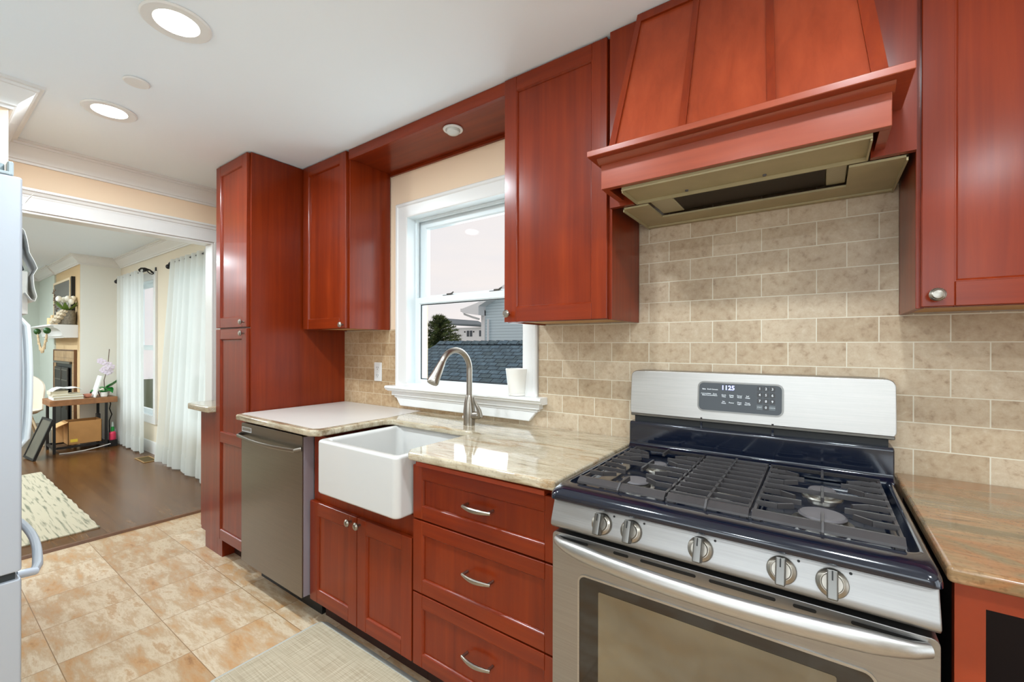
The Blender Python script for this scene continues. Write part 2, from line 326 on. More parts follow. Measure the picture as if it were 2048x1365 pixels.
def matmat():
    m, nt, b = nodes('mat_weave')
    t = nt.nodes.new('ShaderNodeTexCoord'); cs = []
    for sc in ((6, 260, 1), (260, 6, 1)):
        mp = nt.nodes.new('ShaderNodeMapping'); mp.inputs['Scale'].default_value = sc; n = nt.nodes.new('ShaderNodeTexNoise'); n.inputs['Scale'].default_value = 1; n.inputs['Detail'].default_value = 3
        nt.links.new(t.outputs['Object'], mp.inputs[0]); nt.links.new(mp.outputs[0], n.inputs[0]); cs.append(n)
    a = nt.nodes.new('ShaderNodeMath'); nt.links.new(cs[0].outputs[0], a.inputs[0]); nt.links.new(cs[1].outputs[0], a.inputs[1])
    r = nt.nodes.new('ShaderNodeValToRGB'); e = r.color_ramp.elements; e[0].position = .40; e[0].color = lin(166, 150, 124); e[1].position = .6; e[1].color = lin(196, 183, 158)
    h = nt.nodes.new('ShaderNodeMath'); h.operation = 'MULTIPLY'; h.inputs[1].default_value = .5
    nt.links.new(a.outputs[0], h.inputs[0]); nt.links.new(h.outputs[0], r.inputs[0]); nt.links.new(r.outputs[0], b.inputs['Base Color']); b.inputs['Roughness'].default_value = .55
matmat()
M = MATS

# ------------------------------------------------------------------ mesh helpers
def new(): return bmesh.new()
def merge(bm, t, mi=0):
    if mi:
        for f in t.faces: f.material_index = mi
    me = bpy.data.meshes.new('tmp'); t.to_mesh(me); t.free(); bm.from_mesh(me); bpy.data.meshes.remove(me)
def box(bm, x0, x1, y0, y1, z0, z1, b=0, seg=1, mi=0):
    t = new(); bmesh.ops.create_cube(t, size=1)
    for v in t.verts: v.co = Vector(((x0+x1)/2+v.co.x*(x1-x0), (y0+y1)/2+v.co.y*(y1-y0), (z0+z1)/2+v.co.z*(z1-z0)))
    if b: bmesh.ops.bevel(t, geom=list(t.edges), offset=b, segments=seg, affect='EDGES', profile=.5, clamp_overlap=True)
    merge(bm, t, mi); return bm
def B(*a, **k): return box(new(), *a, **k)
def prism(bm, pts, axis, a0, a1, b=0, seg=1, mi=0):
    """pts 2-D polygon; axis 'x': pts=(y,z); 'y': pts=(x,z); 'z': pts=(x,y)"""
    def P(p, a): return {'x': (a, p[0], p[1]), 'y': (p[0], a, p[1]), 'z': (p[0], p[1], a)}[axis]
    t = new(); v0 = [t.verts.new(P(p, a0)) for p in pts]; v1 = [t.verts.new(P(p, a1)) for p in pts]; n = len(pts)
    t.faces.new(v0); t.faces.new(v1[::-1])
    for i in range(n): t.faces.new((v0[i], v1[i], v1[(i+1) % n], v0[(i+1) % n]))
    bmesh.ops.recalc_face_normals(t, faces=t.faces)
    if b: bmesh.ops.bevel(t, geom=list(t.edges), offset=b, segments=seg, affect='EDGES', profile=.5, clamp_overlap=True)
    merge(bm, t, mi); return bm
def frame_basis(d):
    d = Vector(d).normalized(); u = Vector((0, 0, 1)) if abs(d.z) < .9 else Vector((1, 0, 0))
    a = d.cross(u).normalized(); return a, d.cross(a).normalized()
def tube(bm, pts, r, n=12, flat=1.0, caps=True, mi=0, up=None):
    t = new(); pts = [Vector(p) for p in pts]; rs = r if isinstance(r, (list, tuple)) else [r]*len(pts)
    rings = []; prev = None
    for i, p in enumerate(pts):
        d = (pts[min(i+1, len(pts)-1)] - pts[max(i-1, 0)]).normalized()
        if prev is None:
            a, b = frame_basis(d)
            if up is not None: b = Vector(up); a = d.cross(b).normalized(); b = a.cross(d).normalized()
        else:
            a = prev - d*prev.dot(d); a.normalize(); b = d.cross(a).normalized()
        prev = a
        rings.append([t.verts.new(p + a*cos(2*pi*k/n)*rs[i]*flat + b*sin(2*pi*k/n)*rs[i]) for k in range(n)])
    for q, w in zip(rings, rings[1:]):
        for k in range(n): t.faces.new((q[k], q[(k+1) % n], w[(k+1) % n], w[k]))
    if caps: t.faces.new(rings[0][::-1]); t.faces.new(rings[-1])
    bmesh.ops.recalc_face_normals(t, faces=t.faces); merge(bm, t, mi); return bm
def lathe(bm, prof, c, n=24, axis='z', mi=0):
    """prof list of (r, h) along the axis from point c"""
    t = new(); c = Vector(c); rings = []
    ax = {'z': (Vector((1, 0, 0)), Vector((0, 1, 0)), Vector((0, 0, 1))), 'y': (Vector((1, 0, 0)), Vector((0, 0, 1)), Vector((0, -1, 0))), 'x': (Vector((0, 1, 0)), Vector((0, 0, 1)), Vector((1, 0, 0)))}[axis]
    for r, h in prof:
        if r < 1e-6: rings.append([t.verts.new(c + ax[2]*h)])
        else: rings.append([t.verts.new(c + ax[2]*h + ax[0]*r*cos(2*pi*k/n) + ax[1]*r*sin(2*pi*k/n)) for k in range(n)])
    for q, w in zip(rings, rings[1:]):
        if len(q) == 1 and len(w) == 1: continue
        for k in range(n):
            k2 = (k+1) % n
            if len(q) == 1: t.faces.new((q[0], w[k], w[k2]))
            elif len(w) == 1: t.faces.new((q[k], q[k2], w[0]))
            else: t.faces.new((q[k], q[k2], w[k2], w[k]))
    if len(rings[0]) > 1: t.faces.new(rings[0][::-1])
    if len(rings[-1]) > 1: t.faces.new(rings[-1])
    bmesh.ops.recalc_face_normals(t, faces=t.faces); merge(bm, t, mi); return bm
def sweep(bm, prof, path, caps=True, closed=False, side=1):
    """moulding: prof [(out, z)], path [(x, y)] horizontal; out is measured to the left of travel times side"""
    t = new(); n = len(path); rings = []
    for i in range(n):
        p = Vector(path[i])
        d0 = (Vector(path[i]) - Vector(path[i-1])).normalized() if (i > 0 or closed) else None
        d1 = (Vector(path[(i+1) % n]) - Vector(path[i])).normalized() if (i < n-1 or closed) else None
        if d0 is None: d0 = d1
        if d1 is None: d1 = d0
        n0 = Vector((-d0.y, d0.x))*side; n1 = Vector((-d1.y, d1.x))*side
        mm = (n0+n1).normalized(); mm = mm/max(.2, mm.dot(n0))
        rings.append([t.verts.new((p.x+mm.x*o, p.y+mm.y*o, z)) for o, z in prof])
    k = len(prof)
    for i in range(n if closed else n-1):
        a, b = rings[i], rings[(i+1) % n]
        for j in range(k): t.faces.new((a[j], a[(j+1) % k], b[(j+1) % k], b[j]))
    if not closed: t.faces.new(rings[0][::-1]); t.faces.new(rings[-1])
    bmesh.ops.recalc_face_normals(t, faces=t.faces); merge(bm, t); return bm
def rings_y(bm, x0, x1, z0, z1, prof, fill=True, back=None, mi=0):
    """rectangular rings in planes of constant y: prof [(inset, y)], last ring filled"""
    t = new(); R = []
    for i, y in prof: R.append([t.verts.new(p) for p in ((x0+i, y, z0+i), (x1-i, y, z0+i), (x1-i, y, z1-i), (x0+i, y, z1-i))])
    for a, b in zip(R, R[1:]):
        for k in range(4): t.faces.new((a[k], a[(k+1) % 4], b[(k+1) % 4], b[k]))
    if fill: t.faces.new(R[-1]); t.faces.new(R[0][::-1])
    else:
        for k in range(4): t.faces.new((R[-1][k], R[-1][(k+1) % 4], R[0][(k+1) % 4], R[0][k]))
    bmesh.ops.recalc_face_normals(t, faces=t.faces); merge(bm, t, mi); return bm
def rrect(x0, x1, z0, z1, r, n=6):
    p = []
    for cx, cz, a in ((x1-r, z0+r, -90), (x1-r, z1-r, 0), (x0+r, z1-r, 90), (x0+r, z0+r, 180)):
        for k in range(n+1): q = radians(a+90*k/n); p.append((cx+r*cos(q), cz+r*sin(q)))
    return p

# ------------------------------------------------------------------ object helpers
ORG = {}
def build(name, bm, mat, parent=None, org=None, sharp=30, weld=True):
    if weld: bmesh.ops.remove_doubles(bm, verts=bm.verts, dist=1e-6)
    lim = radians(sharp)
    for f in bm.faces: f.smooth = True
    for e in bm.edges:
        if len(e.link_faces) == 2:
            try: e.smooth = e.calc_face_angle() < lim
            except Exception: e.smooth = False
        else: e.smooth = False
    if parent is not None: org = ORG[parent.name]
    elif org is None:
        xs = [v.co for v in bm.verts]
        org = Vector(((min(v.x for v in xs)+max(v.x for v in xs))/2, (min(v.y for v in xs)+max(v.y for v in xs))/2, min(v.z for v in xs)))
    org = Vector(org)
    for v in bm.verts: v.co -= org
    me = bpy.data.meshes.new(name); bm.to_mesh(me); bm.free()
    for q in (mat if isinstance(mat, (list, tuple)) else [mat]): me.materials.append(M[q])
    o = bpy.data.objects.new(name, me); COL.objects.link(o)
    if sharp < 100 and weld:
        md = o.modifiers.new('weighted', 'WEIGHTED_NORMAL'); md.keep_sharp = True; md.weight = 90
    ORG[o.name] = org
    if parent is not None: o.parent = parent
    else: o.location = org
    return o
def thing(name, label, cat, loc, group=None):
    o = bpy.data.objects.new(name, None); COL.objects.link(o); o.empty_display_size = .05
    o.location = loc; ORG[o.name] = Vector(loc); o['label'] = label; o['category'] = cat
    if group: o['group'] = group
    return o
def solo(name, bm, mat, label, cat, group=None, **k):
    o = build(name, bm, mat, **k); o['label'] = label; o['category'] = cat
    if group: o['group'] = group
    return o
def struct(name, bm, mat, parent=None, **k):
    o = build(name, bm, mat, parent, **k)
    if parent is None: o['kind'] = 'structure'
    return o
def part(name, bm, mat, parent, label=None, **k):
    o = build(name, bm, mat, parent, **k)
    if label: o['label'] = label
    return o
def wall_y(x0, x1, z0, z1, y0, y1, holes):
    xs = sorted({x0, x1} | {h[0] for h in holes} | {h[1] for h in holes}); zs = sorted({z0, z1} | {h[2] for h in holes} | {h[3] for h in holes})
    bm = new()
    for a, b in zip(xs, xs[1:]):
        for c, d in zip(zs, zs[1:]):
            mx, mz = (a+b)/2, (c+d)/2
            if any(h[0] < mx < h[1] and h[2] < mz < h[3] for h in holes): continue
            box(bm, a, b, y0, y1, c, d)
    return bm
def text_bm(s, size, loc, rot, bold=0.0, ext=.0003, align='CENTER', spacing=1):
    c = bpy.data.curves.new('t', 'FONT'); c.body = s; c.size = size; c.extrude = ext; c.align_x = align; c.align_y = 'CENTER'; c.offset = bold; c.space_line = spacing; c.resolution_u = 2
    o = bpy.data.objects.new('t', c); COL.objects.link(o); bpy.context.view_layer.update()
    me = o.to_mesh(); bm = new(); bm.from_mesh(me); o.to_mesh_clear()
    bpy.data.objects.remove(o); bpy.data.curves.remove(c)
    bm.transform(Matrix.Translation(loc) @ rot.to_4x4()); return bm
ROTY = Matrix.Rotation(pi/2, 3, 'X')   # text standing in the xz plane, read from -y

# ================================================================== SETTING
CZ = 2.376
struct('floor', B(-3.30, 3.0, -3.4, 0.0, -.05, 0), 'floor_tile')
struct('floor_dining', B(-10.0, -3.31, -4.2, 0.0, -.05, .004), 'floor_wood')
struct('trim_1', prism(new(), [(-3.345, .004), (-3.335, .014), (-3.31, .014), (-3.298, .002), (-3.298, -.02), (-3.345, -.02)], 'y', -4.2, -.001), 'dark_trim_wood')
KW = (-1.392, -.568, 1.045, 2.042)
W2 = (-6.62, -5.80, .45, 2.06); W3 = (-5.0, -3.55, .45, 2.06)
struct('wall_window', wall_y(-3.02, 3.0, -.05, 2.6, 0, .16, [KW]), 'wall_peach')
struct('wall_dining_window', wall_y(-10.0, -3.02, -.05, 2.6, 0, .09, [W2, W3]), 'wall_beige')
struct('ceiling', B(-3.02, 3.0, -3.4, 0.16, CZ, CZ+.1), 'ceiling_paint')
struct('ceiling_dining', B(-10.0, -3.02, -4.2, 0.16, 2.44, 2.54), 'ceiling_paint')
# the wall with the wide cased opening: stub beside the cabinets and header above
bm = B(-3.02, -2.93, -.445, 0, 0, CZ); box(bm, -3.02, -2.93, -1.50, -.445, 2.02, CZ)
struct('wall_opening', bm, 'wall_peach')
struct('wall_beside_fridge', B(-3.02, -2.17, -2.5, -1.471, 0, CZ), 'wall_peach')
struct('wall_back', wall_y(-3.02, 3.0, 0, CZ, -3.5, -3.4, [(-.9, 1.9, .85, 2.15)]), 'wall_beige')
bm = new(); 
for a in (B(2.95, 3.05, -3.4, -2.5, 0, CZ), B(2.95, 3.05, -.5, 0, 0, CZ), B(2.95, 3.05, -2.5, -.5, 2.15, CZ)): merge(bm, a)
struct('wall_right', bm, 'wall_beige')
struct('wall_fridge_side', B(-3.02, -2.17, -3.4, -2.5, 0, CZ), 'wall_beige')
struct('wall_dining_front', B(-10.0, -3.02, -4.3, -4.2, 0, 2.5), 'wall_grey')
struct('wall_far', B(-10.0, -9.85, -4.2, -.4, 0, 2.5), 'wall_sage')
bm = B(-8.66, -7.175, -.40, 0, 0, 2.5)
struct('wall_chimney', bm, ['wall_grey'])
struct('wall_chimney_side', B(-8.66, -7.176, -.402, -.40, 0, 2.5), 'wall_tan')
struct('wall_recess', B(-9.9, -8.66, -.42, 0, 0, 2.5), 'wall_sage')

CROWN = [(0, -.0), (0, -.105), (.012, -.105), (.014, -.094), (.022, -.090), (.024, -.080), (.034, -.068), (.052, -.050), (.066, -.036), (.070, -.026), (.078, -.024), (.080, -.014), (.092, -.012), (.092, 0)]
cp = lambda z: [(o, z+h) for o, h in CROWN]
struct('trim_2', sweep(new(), cp(CZ), [(-2.93, -.001), (-2.93, -1.471), (-2.17, -1.471), (-2.17, -2.49)], side=1), 'white_paint')
struct('trim_3', sweep(new(), [(o*1.15, 2.44+h*1.1) for o, h in CROWN], [(-3.03, 0), (-7.175, 0), (-7.175, -.402), (-8.66, -.402), (-8.66, -.42), (-9.85, -.42), (-9.85, -4.1)], side=1), 'white_paint')
# head casing over the opening, with its stepped top
CAS = [(0, 2.135), (0, 2.018), (.018, 2.018), (.018, 2.085), (.022, 2.092), (.022, 2.100), (.030, 2.106), (.034, 2.118), (.046, 2.124), (.046, 2.135)]
struct('trim_4', sweep(new(), CAS, [(-2.93, -.40), (-2.93, -1.47)], side=1), 'white_trim')
struct('trim_5', B(-3.03, -2.925, -1.47, -.447, 2.004, 2.019, b=.002), 'white_trim')
bm = B(-3.03, -2.912, -.453, -.446, 0, 2.02); box(bm, -2.932, -2.912, -.52, -.35, .915, 2.02, b=.003)
struct('trim_6', B(-3.03, -2.914, -.458, -.445, 0, 2.005, b=.002), 'white_trim')
struct('trim_7', B(-2.93, -2.913, -.445, -.36, 0, 2.018, b=.002), 'white_trim')
# baseboards
BB = [(0, .004), (.014, .004), (.014, .12), (.009, .14), (0, .145)]
struct('baseboard_window', sweep(new(), BB, [(-3.03, 0), (-7.175, 0)], side=1), 'white_trim')
struct('baseboard_chimney', sweep(new(), BB, [(-7.175, -.015), (-7.175, -.40)], side=1), 'white_trim')

# dining windows behind the curtains
def dining_window(n, w):
    x0, x1, z0, z1 = w
    o = struct('window_%d' % n, rings_y(new(), x0-.09, x1+.09, z0-.09, z1+.09, [(0, 0), (0, -.022), (.012, -.026), (.088, -.018), (.088, 0)], fill=False), 'white_trim')
    o['kind'] = 'structure'
    part('jamb_liner', rings_y(new(), x0-.001, x1+.001, z0-.001, z1+.001, [(0, -.004), (.002, -.004), (.002, .089), (0, .089)], fill=False), 'white_vinyl', o)
    zm = (z0+z1)/2
    f = rings_y(new(), x0, x1, zm-.02, z1, [(0, .10), (0, .07), (.05, .07), (.05, .10)], fill=False)
    part('sash_upper', f, 'white_vinyl', o)
    f = rings_y(new(), x0, x1, z0, zm+.02, [(0, .07), (0, .04), (.05, .04), (.05, .07)], fill=False)
    part('sash_lower', f, 'white_vinyl', o)
    part('pane', B(x0+.04, x1-.04, .083, .087, zm, z1-.04), 'pane_glass', o)
    part('pane', B(x0+.04, x1-.04, .053, .057, z0+.04, zm), 'pane_glass', o)
dining_window(2, W2); dining_window(3, W3)

o = struct('window_4', rings_y(new(), -.9, 1.9, .85, 2.15, [(0, -3.50), (0, -3.40), (.06, -3.40), (.06, -3.50)], fill=False), 'white_trim')  # unseen window added behind the camera to let the fill in
part('pane', B(-.85, 1.85, -3.452, -3.448, .90, 2.10), 'pane_glass', o); part('mullion', B(.47, .53, -3.46, -3.44, .91, 2.09), 'white_trim', o)
o = struct('fill_door', B(2.96, 3.03, -1.54, -1.46, 0, 2.15), 'white_trim'); part('door_rail', B(2.96, 3.03, -2.5, -.5, 2.08, 2.15), 'white_trim', o); part('door_rail', B(2.96, 3.03, -2.5, -.5, 0, .08), 'white_trim', o)  # unseen patio door added so the right-hand fill has an opening
part('pane', B(2.993, 2.997, -2.49, -.51, .08, 2.08), 'pane_glass', o)
# kitchen window
x0, x1, z0, z1 = KW
o = struct('window_1', rings_y(new(), x0-.085, x1+.085, z0-.06, z1+.085, [(0, 0), (0, -.020), (.006, -.026), (.018, -.026), (.024, -.020), (.050, -.017), (.078, -.013), (.085, -.010), (.085, 0)], fill=False), 'white_trim')
part('jamb_liner', rings_y(new(), x0-.001, x1+.001, z0, z1+.001, [(0, -.004), (.001, -.004), (.0015, .15), (0, .15)], fill=False), 'white_vinyl', o)
part('jamb_stop', rings_y(new(), x0, x1, z0, z1, [(0, .058), (.014, .058), (.014, .075), (0, .075)], fill=False), 'white_vinyl', o)
zm = 1.555
f = rings_y(new(), x0+.004, x1-.004, zm-.02, z1-.003, [(0, .125), (0, .092), (.012, .090), (.045, .090), (.052, .098), (.052, .125)], fill=False)
sa = part('sash_upper', f, 'white_vinyl', o)
f = rings_y(new(), x0+.001, x1-.001, z0+.004, zm+.018, [(0, .090), (0, .057), (.004, .055), (.034, .055), (.040, .062), (.040, .090)], fill=False)
sb = part('sash_lower', f, 'white_vinyl', o)
part('gasket', rings_y(new(), x0+.039, x1-.039, z0+.042, zm-.020, [(0, .070), (0, .066), (.007, .066), (.007, .070)], fill=False), 'fridge_seal', o, 'dark gasket line around the lower pane')
part('pane', B(x0+.05, x1-.05, .108, .112, zm+.03, z1-.05), 'pane_glass', o)
part('pane', B(x0+.036, x1-.036, .073, .077, z0+.04, zm-.016), 'pane_glass', o)
for x in (-1.14, -.80):
    bm = B(x-.035, x+.035, .066, .092, zm+.018, zm+.024, b=.002); box(bm, x-.010, x+.030, .07, .088, zm+.024, zm+.032, b=.003); tube(bm, [(x+.02, .08, zm+.030), (x+.045, .07, zm+.036)], .004, 8)
    part('sash_lock', bm, 'chrome_dark', o)
STOOL = [(-.068, 1.034), (-.074, 1.040), (-.074, 1.046), (-.068, 1.052), (.056, 1.052), (.056, 1.020), (-.05, 1.020), (-.055, 1.026), (-.066, 1.028)]
part('stool', prism(new(), STOOL, 'x', -1.512, -.432), 'white_trim', o)
bm = new()
for a, b_, zt, zb, y in ((-1.485, -.455, 1.022, .996, -.044), (-1.470, -.470, .997, .982, -.034)):
    box(bm, a, b_, y, -.001, zb, zt, b=.004, seg=2)
prism(bm, [(-1.462, .984), (-.478, .984), (-.520, .936), (-1.425, .936)], 'y', -.030, -.001, b=.003)
part('apron', bm, 'white_trim', o)

# tiled splash on the window wall
bm = B(-2.008, -1.477, -.008, 0, .90, 1.386); box(bm, -1.477, -.90, -.008, 0, .90, 1.03)
struct('wall_tile_left', bm, 'tile_left')
bm = B(-.90, -.48, -.008, 0, .90, 1.03); box(bm, -.48, 2.2, -.008, 0, .90, 1.386); box(bm, -.004, .779, -.008, 0, 1.386, 1.83)
struct('wall_tile_right', bm, 'tile_right')

# ================================================================== CABINET PARTS
def door_bm(x0, x1, z0, z1, yf=-.63, th=.02, st=.058, rec=.009, rails=()):
    """shaker door: beveled stiles and rails round a recessed flat panel with a small bead"""
    bm = new(); yb = yf+th; b = .0018
    box(bm, x0, x0+st, yf, yb, z0, z1, b=b); box(bm, x1-st, x1, yf, yb, z0, z1, b=b)
    cuts = [z0] + sorted(rails) + [z1]
    box(bm, x0+st, x1-st, yf+.0004, yb, z0, z0+st, b=b, mi=1); box(bm, x0+st, x1-st, yf+.0004, yb, z1-st, z1, b=b, mi=1)
    ops = []; lo = z0+st
    for r in sorted(rails): box(bm, x0+st, x1-st, yf+.0004, yb, r-st/2, r+st/2, b=b, mi=1); ops.append((lo, r-st/2)); lo = r+st/2
    ops.append((lo, z1-st))
    for a, c in ops:
        rings_y(bm, x0+st-.001, x1-st+.001, a-.001, c+.001, [(0, yb), (0, yf+.0008), (.002, yf+.0008), (.006, yf+.005), (.007, yf+rec)], fill=True)
    return bm
CH = ['cherry', 'cherry_rail']
def knob_bm(x, y, z, r=.0155):
    bm = lathe(new(), [(.005, 0), (.005, .010), (.0075, .014), (r*.9, .018), (r, .021), (r*.98, .024), (r*.82, .0265), (r*.78, .026), (r*.6, .0285), (.0, .030)], (x, y, z), 20, 'y')
    for k in range(20):
        a = 2*pi*k/20; p = (x+r*.93*cos(a), y-.0225, z+r*.93*sin(a)); t = new(); bmesh.ops.create_icosphere(t, subdivisions=1, radius=.0017); t.transform(Matrix.Translation(p)); merge(bm, t)
    return bm
def pull_bm(x0, x1, y, z):
    """bow pull: posts and arched tapered grip"""
    bm = new(); L = x1-x0
    for x in (x0+.006, x1-.006):
        tube(bm, [(x, y, z), (x, y-.024, z)], [.0045, .0055], 10)
    pts = []; rs = []
    for k in range(17):
        u = k/16; pts.append((x0+u*L, y-.024-.012*sin(pi*u), z-.002)); rs.append(.0048+.0035*sin(pi*u))
    tube(bm, pts, rs, 10, flat=.75)
    return bm

# ---- tall pantry cabinet
t = thing('pantry_cabinet', 'full-height red cherry pantry cabinet standing left of the dishwasher', 'cabinet', (-2.22, -.3, 0))
bm = B(-2.43, -2.012, -.59, -.001, .10, CZ-.004, b=.001)
prism(bm, [(-.001, .001), (-.53, .001), (-.53, .11), (-.594, .11), (-.594, CZ-.004), (-.001, CZ-.004)], 'x', -2.022, -2.0101, b=.0012)
part('cabinet_body', bm, 'cherry', t)
d = part('door', door_bm(-2.428, -2.024, 1.392, CZ-.006, yf=-.612), CH, t); part('knob', knob_bm(-2.053, -.612, 1.420), 'nickel', d, 'round nickel knob')
d = part('door', door_bm(-2.428, -2.024, .115, 1.384, yf=-.612, rails=(.735,)), CH, t); part('knob', knob_bm(-2.053, -.612, 1.356), 'nickel', d, 'round nickel knob')
bm = B(-2.44, -2.37, -.598, -.52, 0, .115, b=.001)
part('foot', bm, 'cherry', t); part('toe_kick', B(-2.37, -2.024, -.53, -.50, 0, .10), 'toe_kick', t)

# ---- shallow base cabinet facing the dining room, seen end-on
t = thing('base_cabinet', 'shallow cherry base cabinet seen end-on left of the pantry under a small granite ledge', 'cabinet', (-2.57, -.3, 0))
part('cabinet_body', prism(new(), [(-2.44, 0), (-2.44, .872), (-2.686, .872), (-2.686, .10), (-2.62, .10), (-2.62, 0)], 'y', -.598, -.001, b=.001), 'cherry', t)
part('door', B(-2.708, -2.688, -.594, -.02, .115, .86, b=.002), 'cherry', t)
solo('granite_ledge', prism(new(), [(-2.432, -.001), (-2.432, -.655), (-2.75, -.655), (-2.79, -.62), (-2.79, -.001)], 'z', .876, .914, b=.008, seg=3), 'granite_beige', 'small granite ledge with ogee edge left of the pantry cabinet', 'countertop')

# ---- dishwasher
t = thing('dishwasher', 'dark stainless dishwasher between pantry cabinet and farmhouse sink', 'dishwasher', (-1.64, -.33, 0))
part('tub', B(-1.955, -1.352, -.60, -.03, .10, .868), 'fridge_grey', t)
bm = prism(new(), rrect(-1.962, -1.346, .125, .872, .008, 3), 'y', -.662, -.605, b=.003, seg=2)
dr = part('door', bm, 'steel_dw', t)
part('handle', tube(new(), [(-1.957, -.664, .812), (-1.94, -.690, .808)] + [(-1.94+.575*k/14, -.688-.014*sin(pi*k/14), .808-.006*sin(pi*k/14)) for k in range(1, 14)] + [(-1.365, -.690, .808), (-1.352, -.664, .812)], .0095, 12, flat=.7), 'steel_dw', dr, 'bowed bar handle')
bm = rings_y(new(), -1.948, -1.845, .828, .852, [(0, -.6622), (0, -.6650), (.0025, -.6650), (.0025, -.6622)], fill=False)
part('badge', bm, 'print_white', dr); bm = B(-1.944, -1.849, -.6640, -.6622, .842, .847); box(bm, -1.944, -1.849, -.6640, -.6622, .833, .8375)
part('badge_strip', bm, 'steel_bright', dr)
part('door_side', B(-1.3462, -1.3442, -.656, -.607, .130, .867), 'steel_side', dr, 'pale edge of the dishwasher door')
part('kick_plate', B(-1.955, -1.352, -.56, -.53, .0, .115), 'black', t)
struct_gap = part('side_filler', B(-1.346, -1.338, -.59, -.03, .10, .872), 'fridge_grey', t, 'thin grey gap strip beside the door')

# ---- sink base cabinet
t = thing('sink_cabinet', 'cherry two-door base cabinet below the white farmhouse sink', 'cabinet', (-.985, -.3, 0))
bm = B(-1.336, -.642, -.608, -.592, .10, .650); box(bm, -1.336, -1.178, -.608, -.592, .650, .872); box(bm, -.647, -.642, -.608, -.592, .650, .872); box(bm, -1.336, -1.32, -.592, -.01, .10, .872); box(bm, -.6465, -.642, -.592, -.01, .10, .872); box(bm, -1.32, -.658, -.592, -.01, .10, .12)
part('cabinet_body', bm, 'cherry', t)
for a, b_, kx in ((-1.336, -.982, -1.018), (-.978, -.646, -.958)):
    d = part('door', door_bm(a, b_, .115, .572, yf=-.630), CH, t); part('knob', knob_bm(kx, -.630, .548), 'nickel', d, 'round nickel knob')
part('toe_kick', B(-1.336, -.642, -.55, -.53, 0, .10), 'toe_kick', t)

# ---- farmhouse sink
sx0, sx1, sy0, sy1, sz0, sz1 = -1.172, -.650, -.697, -.235, .655, .885
t = thing('farmhouse_sink', 'white porcelain apron-front farmhouse sink set into the granite counter', 'sink', (-.91, -.46, .655))
bmt = new()
def rr_loop(x0, x1, y0, y1, r, z, n=5): return [bmt.verts.new((p[0], p[1], z)) for p in rrect(x0, x1, y0, y1, r, n)]
L = []
for ins, r, z in ((.012, .02, sz0), (.004, .024, sz0+.004), (0, .026, sz0+.012), (0, .026, sz1-.010), (.003, .024, sz1-.003), (.010, .02, sz1), (.026, .02, sz1), (.032, .022, sz1-.004), (.036, .03, sz1-.014), (.042, .03, sz0+.055), (.056, .03, sz0+.035), (.075, .03, sz0+.030)):
    L.append(rr_loop(sx0+ins, sx1-ins, sy0+ins, sy1-ins, r, z))
for a, b_ in zip(L, L[1:]):
    for k in range(len(a)): bmt.faces.new((a[k], a[(k+1) % len(a)], b_[(k+1) % len(a)], b_[k]))
bmt.faces.new(L[0][::-1]); bmt.faces.new(L[-1]); bmesh.ops.recalc_face_normals(bmt, faces=bmt.faces)
part('basin', bmt, 'porcelain', t, sharp=50)
part('drain', lathe(new(), [(.045, 0), (.045, .003), (.036, .004), (.03, -.002), (0, -.002)], (-.91, -.44, sz0+.030), 24), 'nickel', t)

# ---- countertops
def counter(name, poly, mat, label):
    return solo(name, prism(new(), poly, 'z', .886, .9155, b=.008, seg=3), mat, label, 'countertop', sharp=50)
c = .03
poly = [(-2.008, -.009), (-2.008, -.660+c), (-2.008+c, -.685), (-1.215-c, -.690), (-1.200, -.690+c), (-1.200, -.32), (-1.17, -.29), (-.655, -.29), (-.622, -.32), (-.622, -.690+c), (-.622+c, -.695), (-.006, -.685), (-.006, -.009)]
counter('granite_countertop', poly, 'granite_beige', 'beige streaked granite countertop around the farmhouse sink and faucet')
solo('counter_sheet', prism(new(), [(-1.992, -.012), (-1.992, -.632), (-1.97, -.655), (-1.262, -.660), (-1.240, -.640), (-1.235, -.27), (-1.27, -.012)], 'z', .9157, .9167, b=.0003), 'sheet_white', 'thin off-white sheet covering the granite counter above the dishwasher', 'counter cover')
counter('granite_countertop', [(.768, -.009), (.768, -.69), (2.0, -.69), (2.0, -.009)], 'granite_brown', 'brown and orange granite countertop right of the stove')

# ---- drawer cabinet
t = thing('drawer_cabinet', 'cherry three-drawer base cabinet between farmhouse sink and stove', 'cabinet', (-.34, -.3, 0))
part('cabinet_body', B(-.640, -.008, -.608, -.01, .10, .875), 'cherry', t)
part('cutting_board', B(-.600, -.060, -.650, -.30, .855, .870, b=.0015), 'cherry_edge', t, 'orange edge of the pull-out cutting board')
for z0_, z1_, pz in ((.655, .850, .757), (.386, .649, .530), (.115, .380, .257)):
    d = part('drawer', door_bm(-.638, -.022, z0_, z1_, yf=-.630, st=.048), CH, t); part('handle', pull_bm(-.382, -.262, -.622, pz), 'nickel', d, 'arched nickel pull')
part('toe_kick', B(-.640, -.008, -.55, -.53, 0, .10), 'toe_kick', t)

# ---- base cabinet right of the stove: face frame with an empty opening
t = thing('base_cabinet', 'bright cherry base cabinet with an empty opening right of the stove', 'cabinet', (1.3, -.3, 0))
bm = B(.787, .826, -.632, -.612, .02, .8755); box(bm, .826, 2.0, -.632, -.612, .832, .8755); box(bm, .826, 2.0, -.632, -.612, .02, .12); box(bm, 1.16, 1.2, -.632, -.612, .12, .832)
part('face_frame', bm, 'cherry_edge', t)
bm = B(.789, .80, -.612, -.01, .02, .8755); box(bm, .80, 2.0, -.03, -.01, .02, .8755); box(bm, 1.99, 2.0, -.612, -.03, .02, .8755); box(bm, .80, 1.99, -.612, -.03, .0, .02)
part('cabinet_body', bm, 'cabinet_inside', t)

